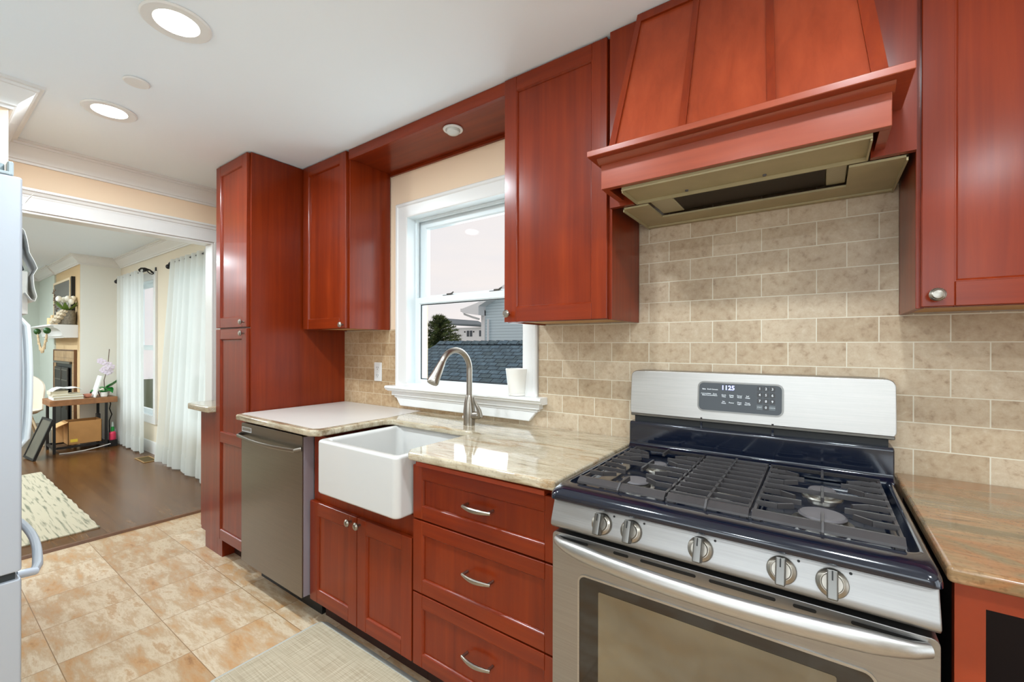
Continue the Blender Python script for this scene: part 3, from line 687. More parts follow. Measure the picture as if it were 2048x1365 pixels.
# ---- upper cabinets
UZ0, UZ1 = 1.385, CZ-.004
def upper(x0, x1, d0, d1, kx, kz, label, x1b=None):
    t = thing('wall_cabinet', label, 'cabinet', ((x0+x1)/2, -.001, UZ0))
    bm = B(x0+.015, x1-.015, -.282, -.009, UZ0+.012, UZ1, b=.001)
    box(bm, x0, x0+.016, -.284, -.0085, UZ0-.002, UZ1, b=.001); box(bm, x1-.016, x1, -.284, -.0085, UZ0-.002, UZ1, b=.001)
    part('cabinet_body', bm, 'cherry', t)
    part('bottom_panel', B(x0+.0165, x1-.0165, -.27, -.012, UZ0+.004, UZ0+.0118), 'cabinet_bottom', t, 'pale unstained underside')
    part('bottom_rail', B(x0+.0165, x1-.0165, -.2835, -.2705, UZ0-.001, UZ0+.0118), 'cherry_rail', t)
    for a, b_, k in zip(d0, d1, kx):
        d = part('door', door_bm(a, b_, UZ0, UZ1-.002, yf=-.303), CH, t); part('knob', knob_bm(k, -.303, kz), 'nickel', d, 'round nickel knob')
    return t
upper(-1.998, -1.543, [-1.996], [-1.556], [-1.578], 1.405, 'narrow cherry wall cabinet between the pantry and the window')
upper(-.458, -.006, [-.462], [-.018], [-.438], 1.418, 'cherry wall cabinet between the window and the range hood')
upper(.780, 1.60, [.788, 1.20], [1.19, 1.60], [.813, 1.57], 1.412, 'cherry wall cabinet at the right edge beside the range hood')

# ---- soffit board over the window with its puck light
t = thing('window_valance', 'cherry soffit panel bridging the cabinets above the window', 'valance', (-1.0, -.15, 2.32))
part('front_board', B(-1.542, -.459, -.294, -.276, 2.318, CZ-.003, b=.001), 'cherry_rail', t)
part('soffit_panel', B(-1.542, -.459, -.276, -.001, 2.328, 2.338), 'cherry_rail', t)
part('back_cleat', B(-1.542, -.459, -.016, -.001, 2.312, 2.328, b=.001), 'cherry_rail', t)
t = thing('recessed_light', 'small unlit round spotlight in the cherry soffit above the window', 'light', (-.83, -.335, 2.30))
PX, PY = -.845, -.20
t.location = (PX, PY, 2.29); ORG[t.name] = Vector((PX, PY, 2.29))
part('trim_ring', lathe(new(), [(.034, 2.3275), (.046, 2.3275), (.048, 2.324), (.046, 2.320), (.036, 2.320), (.034, 2.324)], (PX, PY, 0), 32), 'white_trim', t)
part('bulb', lathe(new(), [(.033, 2.3274), (.034, 2.318), (.031, 2.308), (.022, 2.301), (.010, 2.298), (0, 2.2975)], (PX, PY, 0), 28), 'bulb_off', t)

# ================================================================== RANGE HOOD
t = thing('range_hood', 'large tapered cherry wood range hood with ledge above the stove', 'range hood', (.38, -.1, 1.765))
HL = 'cherry_light'
bm = B(-.003, .778, -.312, -.294, 1.795, CZ-.004); box(bm, -.003, .080, -.312, -.294, 1.765, 1.795); box(bm, .692, .778, -.312, -.294, 1.765, 1.795)
part('back_panel', bm, 'cherry', t)
zt_, zb_ = 2.371, 1.889; yt_, yb_ = -.3275, -.462
xl0, xr0, xl1, xr1 = .056, .713, .1005, .661
def sl(u, v, off=0):
    xa = xl0+(xl1-xl0)*v; xb = xr0+(xr1-xr0)*v; n = Vector((0, -(zt_-zb_), (yb_-yt_)*-1)).normalized()
    n = Vector((0, -(zt_-zb_), -(yb_-yt_)*-1)); n = Vector((0, -abs(zt_-zb_), abs(yt_-yb_))).normalized()
    return Vector((xa+(xb-xa)*u, yb_+(yt_-yb_)*v, zb_+(zt_-zb_)*v)) + n*off
def slab(bm, u0, u1, v0, v1, o0, o1, mi=0, ub=None):
    tb = new(); ub = ub or (u0, u1)
    q = [sl(u0, v0, o0), sl(u1, v0, o0), sl(ub[1], v1, o0), sl(ub[0], v1, o0)]; w = [sl(u0, v0, o1), sl(u1, v0, o1), sl(ub[1], v1, o1), sl(ub[0], v1, o1)]
    a = [tb.verts.new(p) for p in q]; b_ = [tb.verts.new(p) for p in w]
    tb.faces.new(a[::-1]); tb.faces.new(b_)
    for k in range(4): tb.faces.new((a[k], a[(k+1) % 4], b_[(k+1) % 4], b_[k]))
    bmesh.ops.recalc_face_normals(tb, faces=tb.faces); merge(bm, tb, mi)
tb = new()
p = [sl(0, 0), sl(1, 0), sl(1, 1), sl(0, 1)]; q = [Vector((a.x, -.313, a.z)) for a in p]
A = [tb.verts.new(v) for v in p]; Bk = [tb.verts.new(v) for v in q]
tb.faces.new(A); tb.faces.new(Bk[::-1])
for k in range(4): tb.faces.new((A[k], Bk[k], Bk[(k+1) % 4], A[(k+1) % 4]))
bmesh.ops.recalc_face_normals(tb, faces=tb.faces)
part('canopy', tb, HL, t)
for u0, u1, w0, w1 in ((-.001, .030, 0, .030), (.315, .345, .315, .345), (.645, .675, .645, .675), (.955, 1.001, .955, 1.001)):
    bm = new(); slab(bm, u0, u1, 0, 1, .0005, .007, ub=(w0, w1)); part('batten', bm, 'cherry', t)
bm = new(); slab(bm, .0301, .9549, .935, 1, .0005, .0069); part('top_rail', bm, 'cherry', t)
SH = [(-.310, 1.889), (-.503, 1.889), (-.503, 1.871), (-.310, 1.871)]
part('ledge', prism(new(), SH, 'x', .001, .752, b=.0015), 'cherry_light_rail', t)
CV = [(-.452, 1.855), (-.460, 1.858), (-.470, 1.864), (-.476, 1.8705), (-.44, 1.8705), (-.44, 1.855)]
part('cove_moulding', prism(new(), CV, 'x', .022, .724), 'cherry_light_rail', t)
bm = B(.027, .719, -.454, -.434, 1.781, 1.8705, b=.0012); box(bm, .027, .047, -.434, -.3125, 1.781, 1.8705); box(bm, .699, .719, -.434, -.3125, 1.781, 1.8705)
part('apron', bm, 'cherry_light_rail', t)

t = thing('hood_insert', 'beige metal exhaust insert with dark filter under the wooden range hood', 'range hood insert', (.38, -.2, 1.76))
bm = B(.084, .688, -.431, -.289, 1.776, 1.786, b=.002); box(bm, .084, .688, -.431, -.427, 1.771, 1.776); box(bm, .084, .088, -.427, -.289, 1.766, 1.776); box(bm, .684, .688, -.427, -.289, 1.766, 1.776); box(bm, .088, .684, -.294, -.289, 1.766, 1.776)
part('front_panel', bm, 'hood_beige', t)
bm = B(.036, .122, -.290, -.009, 1.758, 1.764); box(bm, .650, .766, -.290, -.009, 1.758, 1.764); box(bm, .122, .650, -.125, -.009, 1.758, 1.764)
box(bm, .036, .040, -.290, -.009, 1.750, 1.7645); box(bm, .762, .766, -.290, -.009, 1.750, 1.7645); box(bm, .036, .766, -.030, -.009, 1.752, 1.76, b=.002)
box(bm, .12, .652, -.292, -.12, 1.785, 1.79)
part('housing', bm, 'hood_beige', t)
part('filter', B(.20, .60, -.287, -.126, 1.772, 1.784), 'hood_screen', t, 'dark mesh grease filter')
for a, b_ in ((.124, .198), (.602, .648)): part('lamp_lens', B(a, b_, -.287, -.127, 1.770, 1.784, b=.002), 'hood_lens', t)
for a in (.25, .46): 
    bm = lathe(new(), [(.005, 0), (.005, -.004), (0, -.004)], (a, -.312, 1.776), 12)
    part('button', bm, 'burner_cap', t)

# ================================================================== STOVE
t = thing('gas_range', 'stainless steel gas range with black cooktop standing between the two granite counters', 'stove', (.38, -.36, 0))
part('body', B(.006, .754, -.66, -.012, .03, .86), 'black', t)
# oven door
dm = prism(new(), rrect(.004, .757, .235, .794, .012, 4), 'y', -.712, -.662, b=.005, seg=2)
door = part('oven_door', dm, 'steel', t)
fr = rings_y(new(), .078, .678, .32, .705, [(0, -.7118), (0, -.7145), (.004, -.7145), (.004, -.7118)], fill=False)
def rring(x0, x1, z0, z1, r, w, y0, y1):
    tb = new(); o_ = rrect(x0, x1, z0, z1, r); i_ = rrect(x0+w, x1-w, z0+w, z1-w, max(.002, r-w)); n = len(o_)
    V = [[tb.verts.new((p[0], y, p[1])) for p in q] for q, y in ((o_, y0), (o_, y1), (i_, y1), (i_, y0))]
    for a, b_ in zip(V, V[1:] + V[:1]):
        for k in range(n): tb.faces.new((a[k], a[(k+1) % n], b_[(k+1) % n], b_[k]))
    bmesh.ops.recalc_face_normals(tb, faces=tb.faces); return tb
part('window_frame', rring(.080, .676, .30, .703, .022, .005, -.7115, -.7145), 'steel_bright', door, 'bright rim of the oven window')
part('window_border', prism(new(), rrect(.085, .671, .305, .698, .018), 'y', -.7130, -.7115), 'dark_glass', door, 'black glass border')
part('window_pane', prism(new(), rrect(.137, .616, .34, .672, .004), 'y', -.7138, -.7131), 'oven_glass', door, 'amber oven window')
pts = []; rs = []
for k in range(33):
    u = k/32; s = sin(pi*u)
    pts.append((.020+.722*u, -.716-.050*(s**.55 if s > 0 else 0), .774-.004*s)); rs.append(.0125+.0075*min(1, 3*s))
part('handle', tube(new(), pts, rs, 18, flat=.8), 'steel_bright', door, 'wide bowed tubular handle')
def slot(x0, x1, z, h=.0035): return prism(new(), rrect(x0, x1, z-h, z+h, h*.98, 4), 'y', -.7128, -.7105)
for a, b_, z_ in ((.014, .108, .7815), (.176, .214, .7815), (.243, .367, .7815), (.394, .518, .7815), (.547, .585, .7815), (.637, .742, .7815), (.060, .165, .742), (.585, .69, .742)):
    part('vent_slot', slot(a, b_, z_), 'black', door, 'black vent slot')
part('storage_drawer', prism(new(), rrect(.004, .757, .07, .228, .012, 4), 'y', -.710, -.662, b=.004), 'steel', t)
# control panel
CP = [(-.690, .882), (-.699, .880), (-.720, .826), (-.722, .814), (-.714, .806), (-.66, .806), (-.66, .882)]
panel = part('control_panel', prism(new(), CP, 'x', .003, .757, b=.003, seg=2), 'steel', t)
nrm = Vector((0, -.932, .362))
def orient(bm, c, tilt=21.3):
    bm.transform(Matrix.Translation(c) @ Matrix.Rotation(radians(-tilt), 4, 'X')); return bm
for i, x in enumerate((.147, .222, .377, .528, .609)):
    cc = Vector((x, -.7132, .845))
    bm = lathe(new(), [(.026, 0), (.026, .004), (.0245, .009), (.019, .012), (.0175, .012), (.016, .016), (0, .016)], (0, 0, 0), 30, 'y')
    kb = part('knob', orient(bm, cc), 'nickel', panel, 'brushed control knob')
    g = B(-.0085, .0085, -.038, -.012, -.027, .024, b=.003, seg=2)
    part('grip', orient(g, cc), 'chrome_dark', kb)
    part('pointer', orient(B(-.0012, .0012, -.0392, -.0375, .006, .022), cc), 'black', kb)
    part('mark', orient(lathe(new(), [(.0026, 0), (.0026, .0006), (0, .0006)], (.028, 0, .024), 10, 'y'), cc), 'black', panel)
# cooktop with rolled front edge
def loops(spec, n=6):
    tb = new(); L = []
    for ix, iyf, iyb, r, z in spec: L.append([tb.verts.new((p[0], p[1], z)) for p in rrect(.000+ix, .760-ix, -.727+iyf, -.100-iyb, r, n)])
    for a, b_ in zip(L, L[1:]):
        for k in range(len(a)): tb.faces.new((a[k], a[(k+1) % len(a)], b_[(k+1) % len(a)], b_[k]))
    tb.faces.new(L[0][::-1]); tb.faces.new(L[-1]); bmesh.ops.recalc_face_normals(tb, faces=tb.faces); return tb
top = part('cooktop', loops([(.004, .030, 0, .012, .868), (.003, .010, 0, .014, .8815), (.0, .001, 0, .018, .884), (0, 0, 0, .020, .892), (.001, .002, 0, .022, .899), (.004, .009, .0, .026, .907), (.008, .020, 0, .030, .9130), (.012, .034, 0, .030, .9155), (.019, .062, 0, .026, .9155), (.022, .067, .002, .024, .912), (.028, .074, .010, .020, .896), (.034, .082, .02, .018, .893)]), 'enamel', t, sharp=60)
# backguard
part('riser', prism(new(), [(-.150, .893), (-.150, .912), (-.146, .918), (-.138, .922), (-.133, .930), (-.131, 1.000), (-.126, 1.007), (-.04, 1.007), (-.04, .893)], 'x', .002, .758, b=.003), 'enamel', t)
part('vent_recess', B(.012, .748, -.100, -.045, 1.006, 1.045), 'black', t, 'black vent gap under the backguard')
for x in (.250, .465): part('vent_bar', B(x-.003, x+.003, -.104, -.1005, 1.008, 1.040), 'enamel', t)
BGp = rrect(-.006, .766, 1.026, 1.196, .022, 6)
tb = prism(new(), BGp, 'y', -.105, -.030, b=.008, seg=3)
for v in tb.verts: v.co.y += (v.co.z-1.026)*.10
bg = part('backguard', tb, 'steel_bright', t)
tb = prism(new(), BGp, 'y', -.034, -.018, b=.002); part('backguard_shell', tb, 'black', t)
def tilt_bg(b_, off=.0):
    for v in b_.verts: v.co.y += (v.co.z-1.026)*.10 - .105 + off
    return b_
disp = part('display', tilt_bg(prism(new(), rrect(.240, .492, 1.066, 1.164, .018), 'y', -.0035, .004, b=.001)), 'display_glass', bg, 'dark glass display panel')
part('display_rim', tilt_bg(rring(.237, .495, 1.063, 1.167, .020, .005, .003, -.0045)), 'chrome_dark', bg)
def btext(s, x, z, size, bold=.0): return tilt_bg(text_bm(s, size, Vector((x, -.0042, z)), ROTY, bold))
part('clock_digits', btext('1125', .3335, 1.147, .021, .0004), 'led_digits', bg, 'lit blue clock reading 1125', weld=False)
kx = (.428, .446, .464); kz = (1.150, 1.130, 1.110, 1.090)
keys = new(); 
digs = {(0, 0): '1', (1, 0): '2', (2, 0): '3', (0, 1): '4', (1, 1): '5', (2, 1): '6', (0, 2): '7', (1, 2): '8', (2, 2): '9', (1, 3): '0'}
txt = new()
for (i, j), s in digs.items():
    merge(keys, tilt_bg(prism(new(), rrect(kx[i]-.0075, kx[i]+.0075, kz[j]-.008, kz[j]+.008, .003, 3), 'y', -.0042, -.0034)))
    merge(txt, tilt_bg(text_bm(s, .011, Vector((kx[i], -.0046, kz[j])), ROTY, .0002)))
part('keypad', keys, 'key_dark', bg, 'dark number keys')
keys = new()
for i in (0, 2): merge(keys, tilt_bg(prism(new(), rrect(kx[i]-.0085, kx[i]+.0085, kz[3]-.0075, kz[3]+.0075, .001, 2), 'y', -.0042, -.0034)))
part('key', keys, 'key_grey', bg, 'grey start and cancel keys')
for s, x, z in (('START', kx[0], kz[3]), ('CANCEL', kx[2], kz[3])): merge(txt, tilt_bg(text_bm(s, .0046, Vector((x, -.0046, z)), ROTY)))
for s, x, z in (('Bake', .258, 1.140), ('Broil', .274, 1.140), ('Convect', .292, 1.140), ('Convect\nBake', .258, 1.122), ('Auto\nConvert', .275, 1.122), ('Keep\nWarm', .293, 1.122),
                ('Cook\nTime', .321, 1.120), ('Delay\nStart', .345, 1.120), ('Temp/\nTimer', .369, 1.120), ('Self\nClean', .393, 1.120), ('Set\nClock', .321, 1.098), ('Power', .345, 1.098), ('Oven\nLight', .369, 1.098), ('Timer\nSet/Off', .393, 1.098)):
    merge(txt, tilt_bg(text_bm(s, .0060, Vector((x, -.0042, z)), ROTY, .0001, spacing=.9)))
part('key_lettering', txt, 'print_white', bg, weld=False)
part('lower_trim', B(-.002, .762, -.1065, -.094, 1.0255, 1.036, b=.002), 'chrome_dark', bg, 'darker lower edge')
# grates
GZ = .936
def grate(x0, x1, kind):
    gi = thing('tmp', 'tmp', 'tmp', (0, 0, 0)); bpy.data.objects.remove(gi)
    bm = new(); ya, yb = -.205, -.645; h = .014
    def bar(p0, p1, w=.0072, hh=.011):
        p0 = Vector(p0); p1 = Vector(p1); d = (p1-p0).normalized(); n = Vector((-d.y, d.x, 0))*w/2
        tb = new(); lo = [tb.verts.new(q+Vector((0, 0, -hh))) for q in (p0-n, p1-n, p1+n, p0+n)]; k = .75
        hi = [tb.verts.new(q) for q in (p0-n*k, p1-n*k, p1+n*k, p0+n*k)]
        tb.faces.new(lo[::-1]); tb.faces.new(hi)
        for i in range(4): tb.faces.new((lo[i], lo[(i+1) % 4], hi[(i+1) % 4], hi[i]))
        merge(bm, tb)
    xm = (x0+x1)/2
    # skirt at front and back
    prism(bm, [(yb, GZ-.003), (yb-.016, GZ-.013), (yb-.017, GZ-.018), (yb+.004, GZ-.012), (yb+.006, GZ-.003)], 'x', x0+.002, x1-.002)
    prism(bm, [(ya, GZ-.003), (ya+.015, GZ-.013), (ya+.015, GZ-.018), (ya-.004, GZ-.012), (ya-.006, GZ-.003)], 'x', x0+.002, x1-.002)
    for x in (x0+.005, x1-.005): bar((x, ya, GZ-.007), (x, yb, GZ-.007), .008, .008)
    for x in (x0+.012, x1-.012):
        for y in (ya+.004, yb-.006): box(bm, x-.008, x+.008, y-.010, y+.010, .894, GZ-.012, b=.002)
    if kind == 'mid':
        for k in range(10):
            y = ya - .018 - k*.0455; bar((x0+.004, y, GZ), (x1-.004, y, GZ))
        bar((xm, ya+.005, GZ), (xm, yb-.004, GZ), .008); bar((xm, yb-.004, GZ), (xm, yb-.022, GZ-.016), .008)
    else:
        yc = -.425; bar((x0+.004, yc, GZ), (x1-.004, yc, GZ))
        for by in (-.322, -.530):
            for dy, ln in ((-.055, .074), (0, .088), (.055, .074)):
                for s_, xe in ((1, x0), (-1, x1)):
                    if dy == 0: bar((xe+s_*.004, by, GZ), (xe+s_*ln, by, GZ))
                    else:
                        bar((xe+s_*.004, by+dy, GZ), (xe+s_*.045, by+dy, GZ)); bar((xe+s_*.044, by+dy, GZ), (xe+s_*ln, by+dy*.62, GZ))
        bar((xm, ya+.005, GZ), (xm, -.268, GZ)); bar((xm, -.372, GZ), (xm, -.480, GZ)); bar((xm, -.582, GZ), (xm, yb-.002, GZ)); bar((xm, yb-.002, GZ), (xm, yb-.022, GZ-.016))
    return bm
part('grate', grate(.050, .285, 'l'), 'cast_iron', t, 'left cast-iron grate'); part('grate', grate(.287, .465, 'mid'), 'cast_iron', t, 'centre grate with straight bars'); part('grate', grate(.467, .722, 'r'), 'cast_iron', t, 'right cast-iron grate')
def burner(x, y, r, rc):
    b1 = part('burner', lathe(new(), [(r+.012, .8932), (r+.010, .897), (r, .8985), (r-.002, .907), (r-.012, .908), (0, .908)], (x, y, 0), 28), 'burner_metal', t)
    part('burner_cap', lathe(new(), [(rc, .9082), (rc+.001, .911), (rc-.003, .9145), (0, .915)], (x, y, 0), 28), 'burner_cap', b1)
burner(.168, -.530, .040, .036); burner(.168, -.322, .030, .026); burner(.594, -.530, .048, .045); burner(.594, -.322, .034, .030); burner(.376, -.425, .034, .030)

# ================================================================== FAUCET, POT, OUTLET, MAT
FX, FY = -.760, -.175
t = thing('kitchen_faucet', 'brushed nickel gooseneck pull-down faucet standing behind the farmhouse sink', 'faucet', (FX, FY, .914))
part('base', lathe(new(), [(.027, .9142), (.027, .930), (.0285, .960), (.028, .985), (.024, 1.02), (.019, 1.045), (.0145, 1.056), (0, 1.056)], (FX, FY, 0), 28), 'nickel', t)
import math as _m
ax, ay = -.03, -1.0   # horizontal direction of the spout
ax, ay = ax/_m.hypot(ax, ay), ay/_m.hypot(ax, ay)
R_ = .092
zt = 1.282-.0135-R_
pts = [(FX, FY, 1.05), (FX, FY, 1.12), (FX, FY, zt-.001)]
def sp(s, z): return (FX+ax*s, FY+ay*s, z)
n = 18
for k in range(1, n+1):
    a = pi*k/n*.84; pts.append(sp(R_-R_*cos(a), zt+R_*sin(a)))
part('spout', tube(new(), pts, .0135, 16), 'nickel', t)
e = Vector(pts[-1]); dd = (Vector(pts[-1])-Vector(pts[-2])).normalized()
part('spray_head', tube(new(), [e, e+dd*.004, e+dd*.006, e+dd*.085, e+dd*.105, e+dd*.112], [.0138, .0138, .0150, .0240, .0262, .0235], 20), 'nickel', t)
part('valve', tube(new(), [(FX, FY, .958), (FX+.052, FY+.004, .966), (FX+.060, FY+.004, .967)], [.019, .0185, .014], 18), 'nickel', t)
lv = tube(new(), [(FX+.052, FY+.004, .958), (FX+.066, FY, .966), (FX+.064, FY-.006, .990), (FX+.050, FY-.012, 1.020), (FX+.040, FY-.016, 1.050)], [.013, .016, .013, .008, .0055], 12, flat=.75)
part('lever_handle', lv, 'nickel', t)
lathe_bm = lathe(new(), [(.008, .972), (.008, .980)], (FX, FY, 0), 8); lathe_bm.free()
part('side_clip', lathe(new(), [(.006, 0), (.007, .010), (0, .011)], (FX-.028, FY, .952), 10, 'y'), 'white_trim', t)

PXX, PYY = -.592, -.012
t = thing('flower_pot', 'small empty white ceramic planter with saucer on the window sill', 'pot', (PXX, PYY, 1.052))
part('pot_body', lathe(new(), [(.041, 1.066), (.0415, 1.074), (.053, 1.174), (.0535, 1.180), (.0505, 1.180), (.0495, 1.174), (.039, 1.09), (0, 1.09)], (PXX, PYY-.012, 0), 32), 'ceramic_white', t)
part('saucer', lathe(new(), [(.036, 1.0525), (.041, 1.0535), (.0425, 1.064), (.041, 1.0655), (0, 1.0655)], (PXX, PYY-.012, 0), 32), 'ceramic_white', t)

t = thing('wall_outlet', 'white electrical outlet on the tiles left of the window', 'outlet', (-1.650, -.008, 1.07))
part('cover_plate', prism(new(), rrect(-1.686, -1.616, 1.068, 1.184, .004, 2), 'y', -.0145, -.0085, b=.0015), 'white_trim', t)
for z in (1.150, 1.102):
    s = part('socket', prism(new(), rrect(-1.668, -1.634, z-.014, z+.014, .010, 4), 'y', -.0165, -.0146), 'white_trim', t)
    bm = B(-1.660, -1.658, -.0172, -.0164, z-.002, z+.008); box(bm, -1.645, -1.643, -.0172, -.0164, z-.002, z+.008); lathe(bm, [(.0025, 0), (.0025, .0006), (0, .0006)], (-1.651, -.0166, z-.008), 8, 'y')
    part('slot', bm, 'dark_gap', s)

t = thing('kitchen_mat', 'beige woven anti-fatigue mat on the tile floor along the sink cabinets', 'mat', (-.6, -.82, 0))
tb = prism(new(), rrect(-1.315, .12, -1.075, -.575, .05, 6), 'z', .0, .016)
for v in tb.verts:
    if v.co.z > .01:
        v.co.x = max(-1.283, min(.088, v.co.x)); v.co.y = max(-1.043, min(-.607, v.co.y))
part('mat_border', tb, 'mat_edge', t, 'bevelled grey border')
part('mat_surface', B(-1.280, .085, -1.040, -.610, .0161, .0175), 'mat_weave', t)

# ================================================================== CEILING LIGHTS
def can(x, y, label, power, group='round recessed ceiling lights', CZ=CZ):
    t = thing('ceiling_light', label, 'light', (x, y, CZ-.012), group)
    part('trim_ring', lathe(new(), [(.062, -.0005), (.098, -.0005), (.099, -.004), (.094, -.008), (.072, -.009), (.064, -.005)], (x, y, CZ), 40), 'white_trim', t)
    part('diffuser', lathe(new(), [(.0635, -.001), (.0635, -.006), (0, -.0062)], (x, y, CZ), 36), 'lamp_face', t, 'glowing white lens')
    area('lamp_light', (x, y, CZ-.014), (0, 0, 0), .125, .125, power, (.82, .93, 1), 'DISK')
can(-1.175, -1.193, 'lit recessed ceiling light nearest the top edge of the picture', 17.5)
can(-2.096, -1.171, 'lit recessed ceiling light nearer the opening to the dining room', 15.5)
for i, (x, y) in enumerate(((-.25, -1.20), (.70, -1.20), (1.65, -1.20), (.2, -2.6), (1.4, -2.6))):
    can(x, y, 'recessed ceiling light overhead behind the camera side of the kitchen', 13)
solo('ceiling_cover', lathe(new(), [(.042, CZ-.001), (.044, CZ-.006), (.040, CZ-.009), (0, CZ-.009)], (-1.708, -1.168, 0), 32), 'white_paint', 'small round white cover plate on the ceiling between the two lit lights', 'cover plate')
for x, y, p in ((-4.4, -1.9, 28), (-4.4, -3.1, 26), (-6.0, -1.9, 34), (-6.0, -3.1, 30), (-7.6, -1.9, 40), (-7.6, -3.1, 30), (-9.1, -2.4, 34)):  # unseen lights added to brighten the dining room
    can(x, y, 'added recessed light, out of view, brightening the dining room', p, 'added unseen dining room lights', 2.44)

# ================================================================== REFRIGERATOR
fx1 = -1.247; fx0 = -2.16; fy = -1.53
t = thing('refrigerator', 'pale stainless refrigerator with bottom freezer seen edge-on at the left border', 'refrigerator', (-1.7, -1.95, 0))
part('body', B(fx0+.01, fx1-.006, -2.38, fy-.078, .02, 1.742, b=.004), 'fridge_grey', t)
xm = (fx0+fx1)/2
for a, b_, hx in ((xm+.003, fx1, xm+.05), (fx0, xm-.003, xm-.05)):
    d = part('door', B(a, b_, fy-.072, fy, .650, 1.762, b=.006, seg=2), 'fridge_steel', t)
    hb = tube(new(), [(hx, fy, .955), (hx, fy+.040, .945), (hx, fy+.052, .965)] + [(hx, fy+.053+.006*sin(pi*k/8), .965+.39*k/8) for k in range(1, 8)] + [(hx, fy+.052, 1.355), (hx, fy+.040, 1.375), (hx, fy, 1.365)], .0105, 12, flat=1.3)
    part('handle', hb, 'white_vinyl', d, 'vertical bar handle')
d = part('freezer_drawer', B(fx0, fx1, fy-.072, fy, .06, .630, b=.006, seg=2), 'fridge_steel', t)
pts = [(fx1-.05, fy-.004, .625), (fx1-.05, fy+.03, .622)] + [(fx1-.05-.81*k/14, fy+.036+.034*sin(pi*k/14), .618) for k in range(1, 14)] + [(fx0+.05, fy+.03, .622), (fx0+.05, fy-.004, .625)]
part('handle', tube(new(), pts, .012, 12), 'fridge_steel', d, 'bowed horizontal freezer handle')
part('seal', B(fx0+.01, fx1-.008, fy-.074, fy-.012, .630, .650), 'fridge_seal', t, 'black gap above the freezer drawer')
bm = B(fx1-.20, fx1-.002, fy-.10, fy-.022, 1.7625, 1.772, b=.002); tube(bm, [(fx1-.03, fy-.045, 1.772), (fx1-.03, fy-.045, 1.795)], .014, 14); box(bm, fx1-.045, fx1-.004, fy-.028, fy-.016, 1.7625, 1.802, b=.003)
part('hinge_cover', bm, 'fridge_grey', t)
# papers held on the front
def sheet(pts, x0, x1, mat, name, label, cat):
    """curling sheet: profile (y, z) swept along x with slight thickness"""
    tb = new(); a = [(tb.verts.new((x0, y, z)), tb.verts.new((x1, y, z))) for y, z in pts]; b_ = [(tb.verts.new((x0, y+.0012, z)), tb.verts.new((x1, y+.0012, z))) for y, z in pts]
    for i in range(len(pts)-1):
        tb.faces.new((a[i][0], a[i][1], a[i+1][1], a[i+1][0])); tb.faces.new((b_[i][1], b_[i][0], b_[i+1][0], b_[i+1][1]))
        tb.faces.new((a[i][1], b_[i][1], b_[i+1][1], a[i+1][1])); tb.faces.new((b_[i][0], a[i][0], a[i+1][0], b_[i+1][0]))
    bmesh.ops.recalc_face_normals(tb, faces=tb.faces); return solo(name, tb, mat, label, cat)
f = fy+.002
sheet([(f+.038, 1.762), (f+.030, 1.75), (f+.018, 1.725), (f+.006, 1.69), (f+.001, 1.655), (f+.004, 1.635)], -1.56, -1.42, 'paper', 'paper_sheet', 'curled white paper sheet at the top of the refrigerator front', 'paper')
sheet([(f+.006, 1.655), (f+.018, 1.640), (f+.024, 1.61), (f+.028, 1.575), (f+.040, 1.545), (f+.045, 1.528), (f+.036, 1.505), (f+.038, 1.47), (f+.044, 1.44), (f+.040, 1.425), (f+.032, 1.430), (f+.020, 1.45)], -1.54, -1.40, 'paper', 'paper_sheet', 'wavy white paper hanging down below the clip on the refrigerator', 'paper')
sheet([(f+.004, 1.63), (f+.012, 1.60), (f+.010, 1.56), (f+.018, 1.54), (f+.022, 1.525), (f+.010, 1.515)], -1.50, -1.45, 'iron_black', 'paper_sheet', 'black folded sheet between the white papers on the refrigerator', 'paper')
solo('magnet_clip', B(-1.50, -1.46, f, f+.018, 1.640, 1.660, b=.004, seg=2), 'nickel', 'small metal magnet clip holding papers on the refrigerator', 'clip')
t = thing('wall_calendar', 'white calendar card with blue print hanging on the refrigerator front above the handle', 'calendar', (-1.5, f, 1.38))
part('card', B(-1.56, -1.44, f+.014, f+.030, 1.385, 1.520, b=.002), 'paper', t); part('backing', B(-1.56, -1.441, f, f+.013, 1.370, 1.515), 'paper_blue', t, 'dark blue backing')

# ================================================================== DINING ROOM
# curtains
def curtain(x0, x1, z0, z1, label, seed, lean=0.0):
    rnd = random.Random(seed); n = int((x1-x0)*90); ph = [rnd.uniform(0, 6) for _ in range(4)]
    t = thing('sheer_curtain', label, 'curtain', ((x0+x1)/2, -.09, z0))
    def P(u, z):
        v = (z1-z)/(z1-z0); X = x0+(x1-x0)*u - lean*v*(1-u); q = (x1-x0)*u
        w = .016*sin(q*46+ph[0]+.8*sin(q*5)) + .010*(.4+v)*sin(q*19+ph[1]) + .006*v*sin(q*83+ph[2])
        return (X+.010*sin(q*46+ph[0]+1.3), -.100+w, z)
    def grid(zs, off):
        tb = new(); G = [[tb.verts.new(Vector(P(i/n, z))+Vector((0, off, .006*sin(i*.35+seed) if z == z0 else 0))) for i in range(n+1)] for z in zs]
        for a, b_ in zip(G, G[1:]):
            for i in range(n): tb.faces.new((a[i], a[i+1], b_[i+1], b_[i]))
        return tb
    part('curtain_cloth', grid([z0+(z1-z0)*k/20 for k in range(21)], 0), 'sheer_cloth', t, sharp=180)
    part('hem', grid([z0+.002, z0+.09, z0+.18], -.003), 'sheer_cloth', t, sharp=180)
curtain(-6.87, -5.84, .02, 2.175, 'far white sheer curtain hanging beside the desk in the dining room', 3, -.02)
curtain(-4.90, -3.30, .02, 2.175, 'near wide white sheer curtain beside the opening to the dining room', 5, .42)
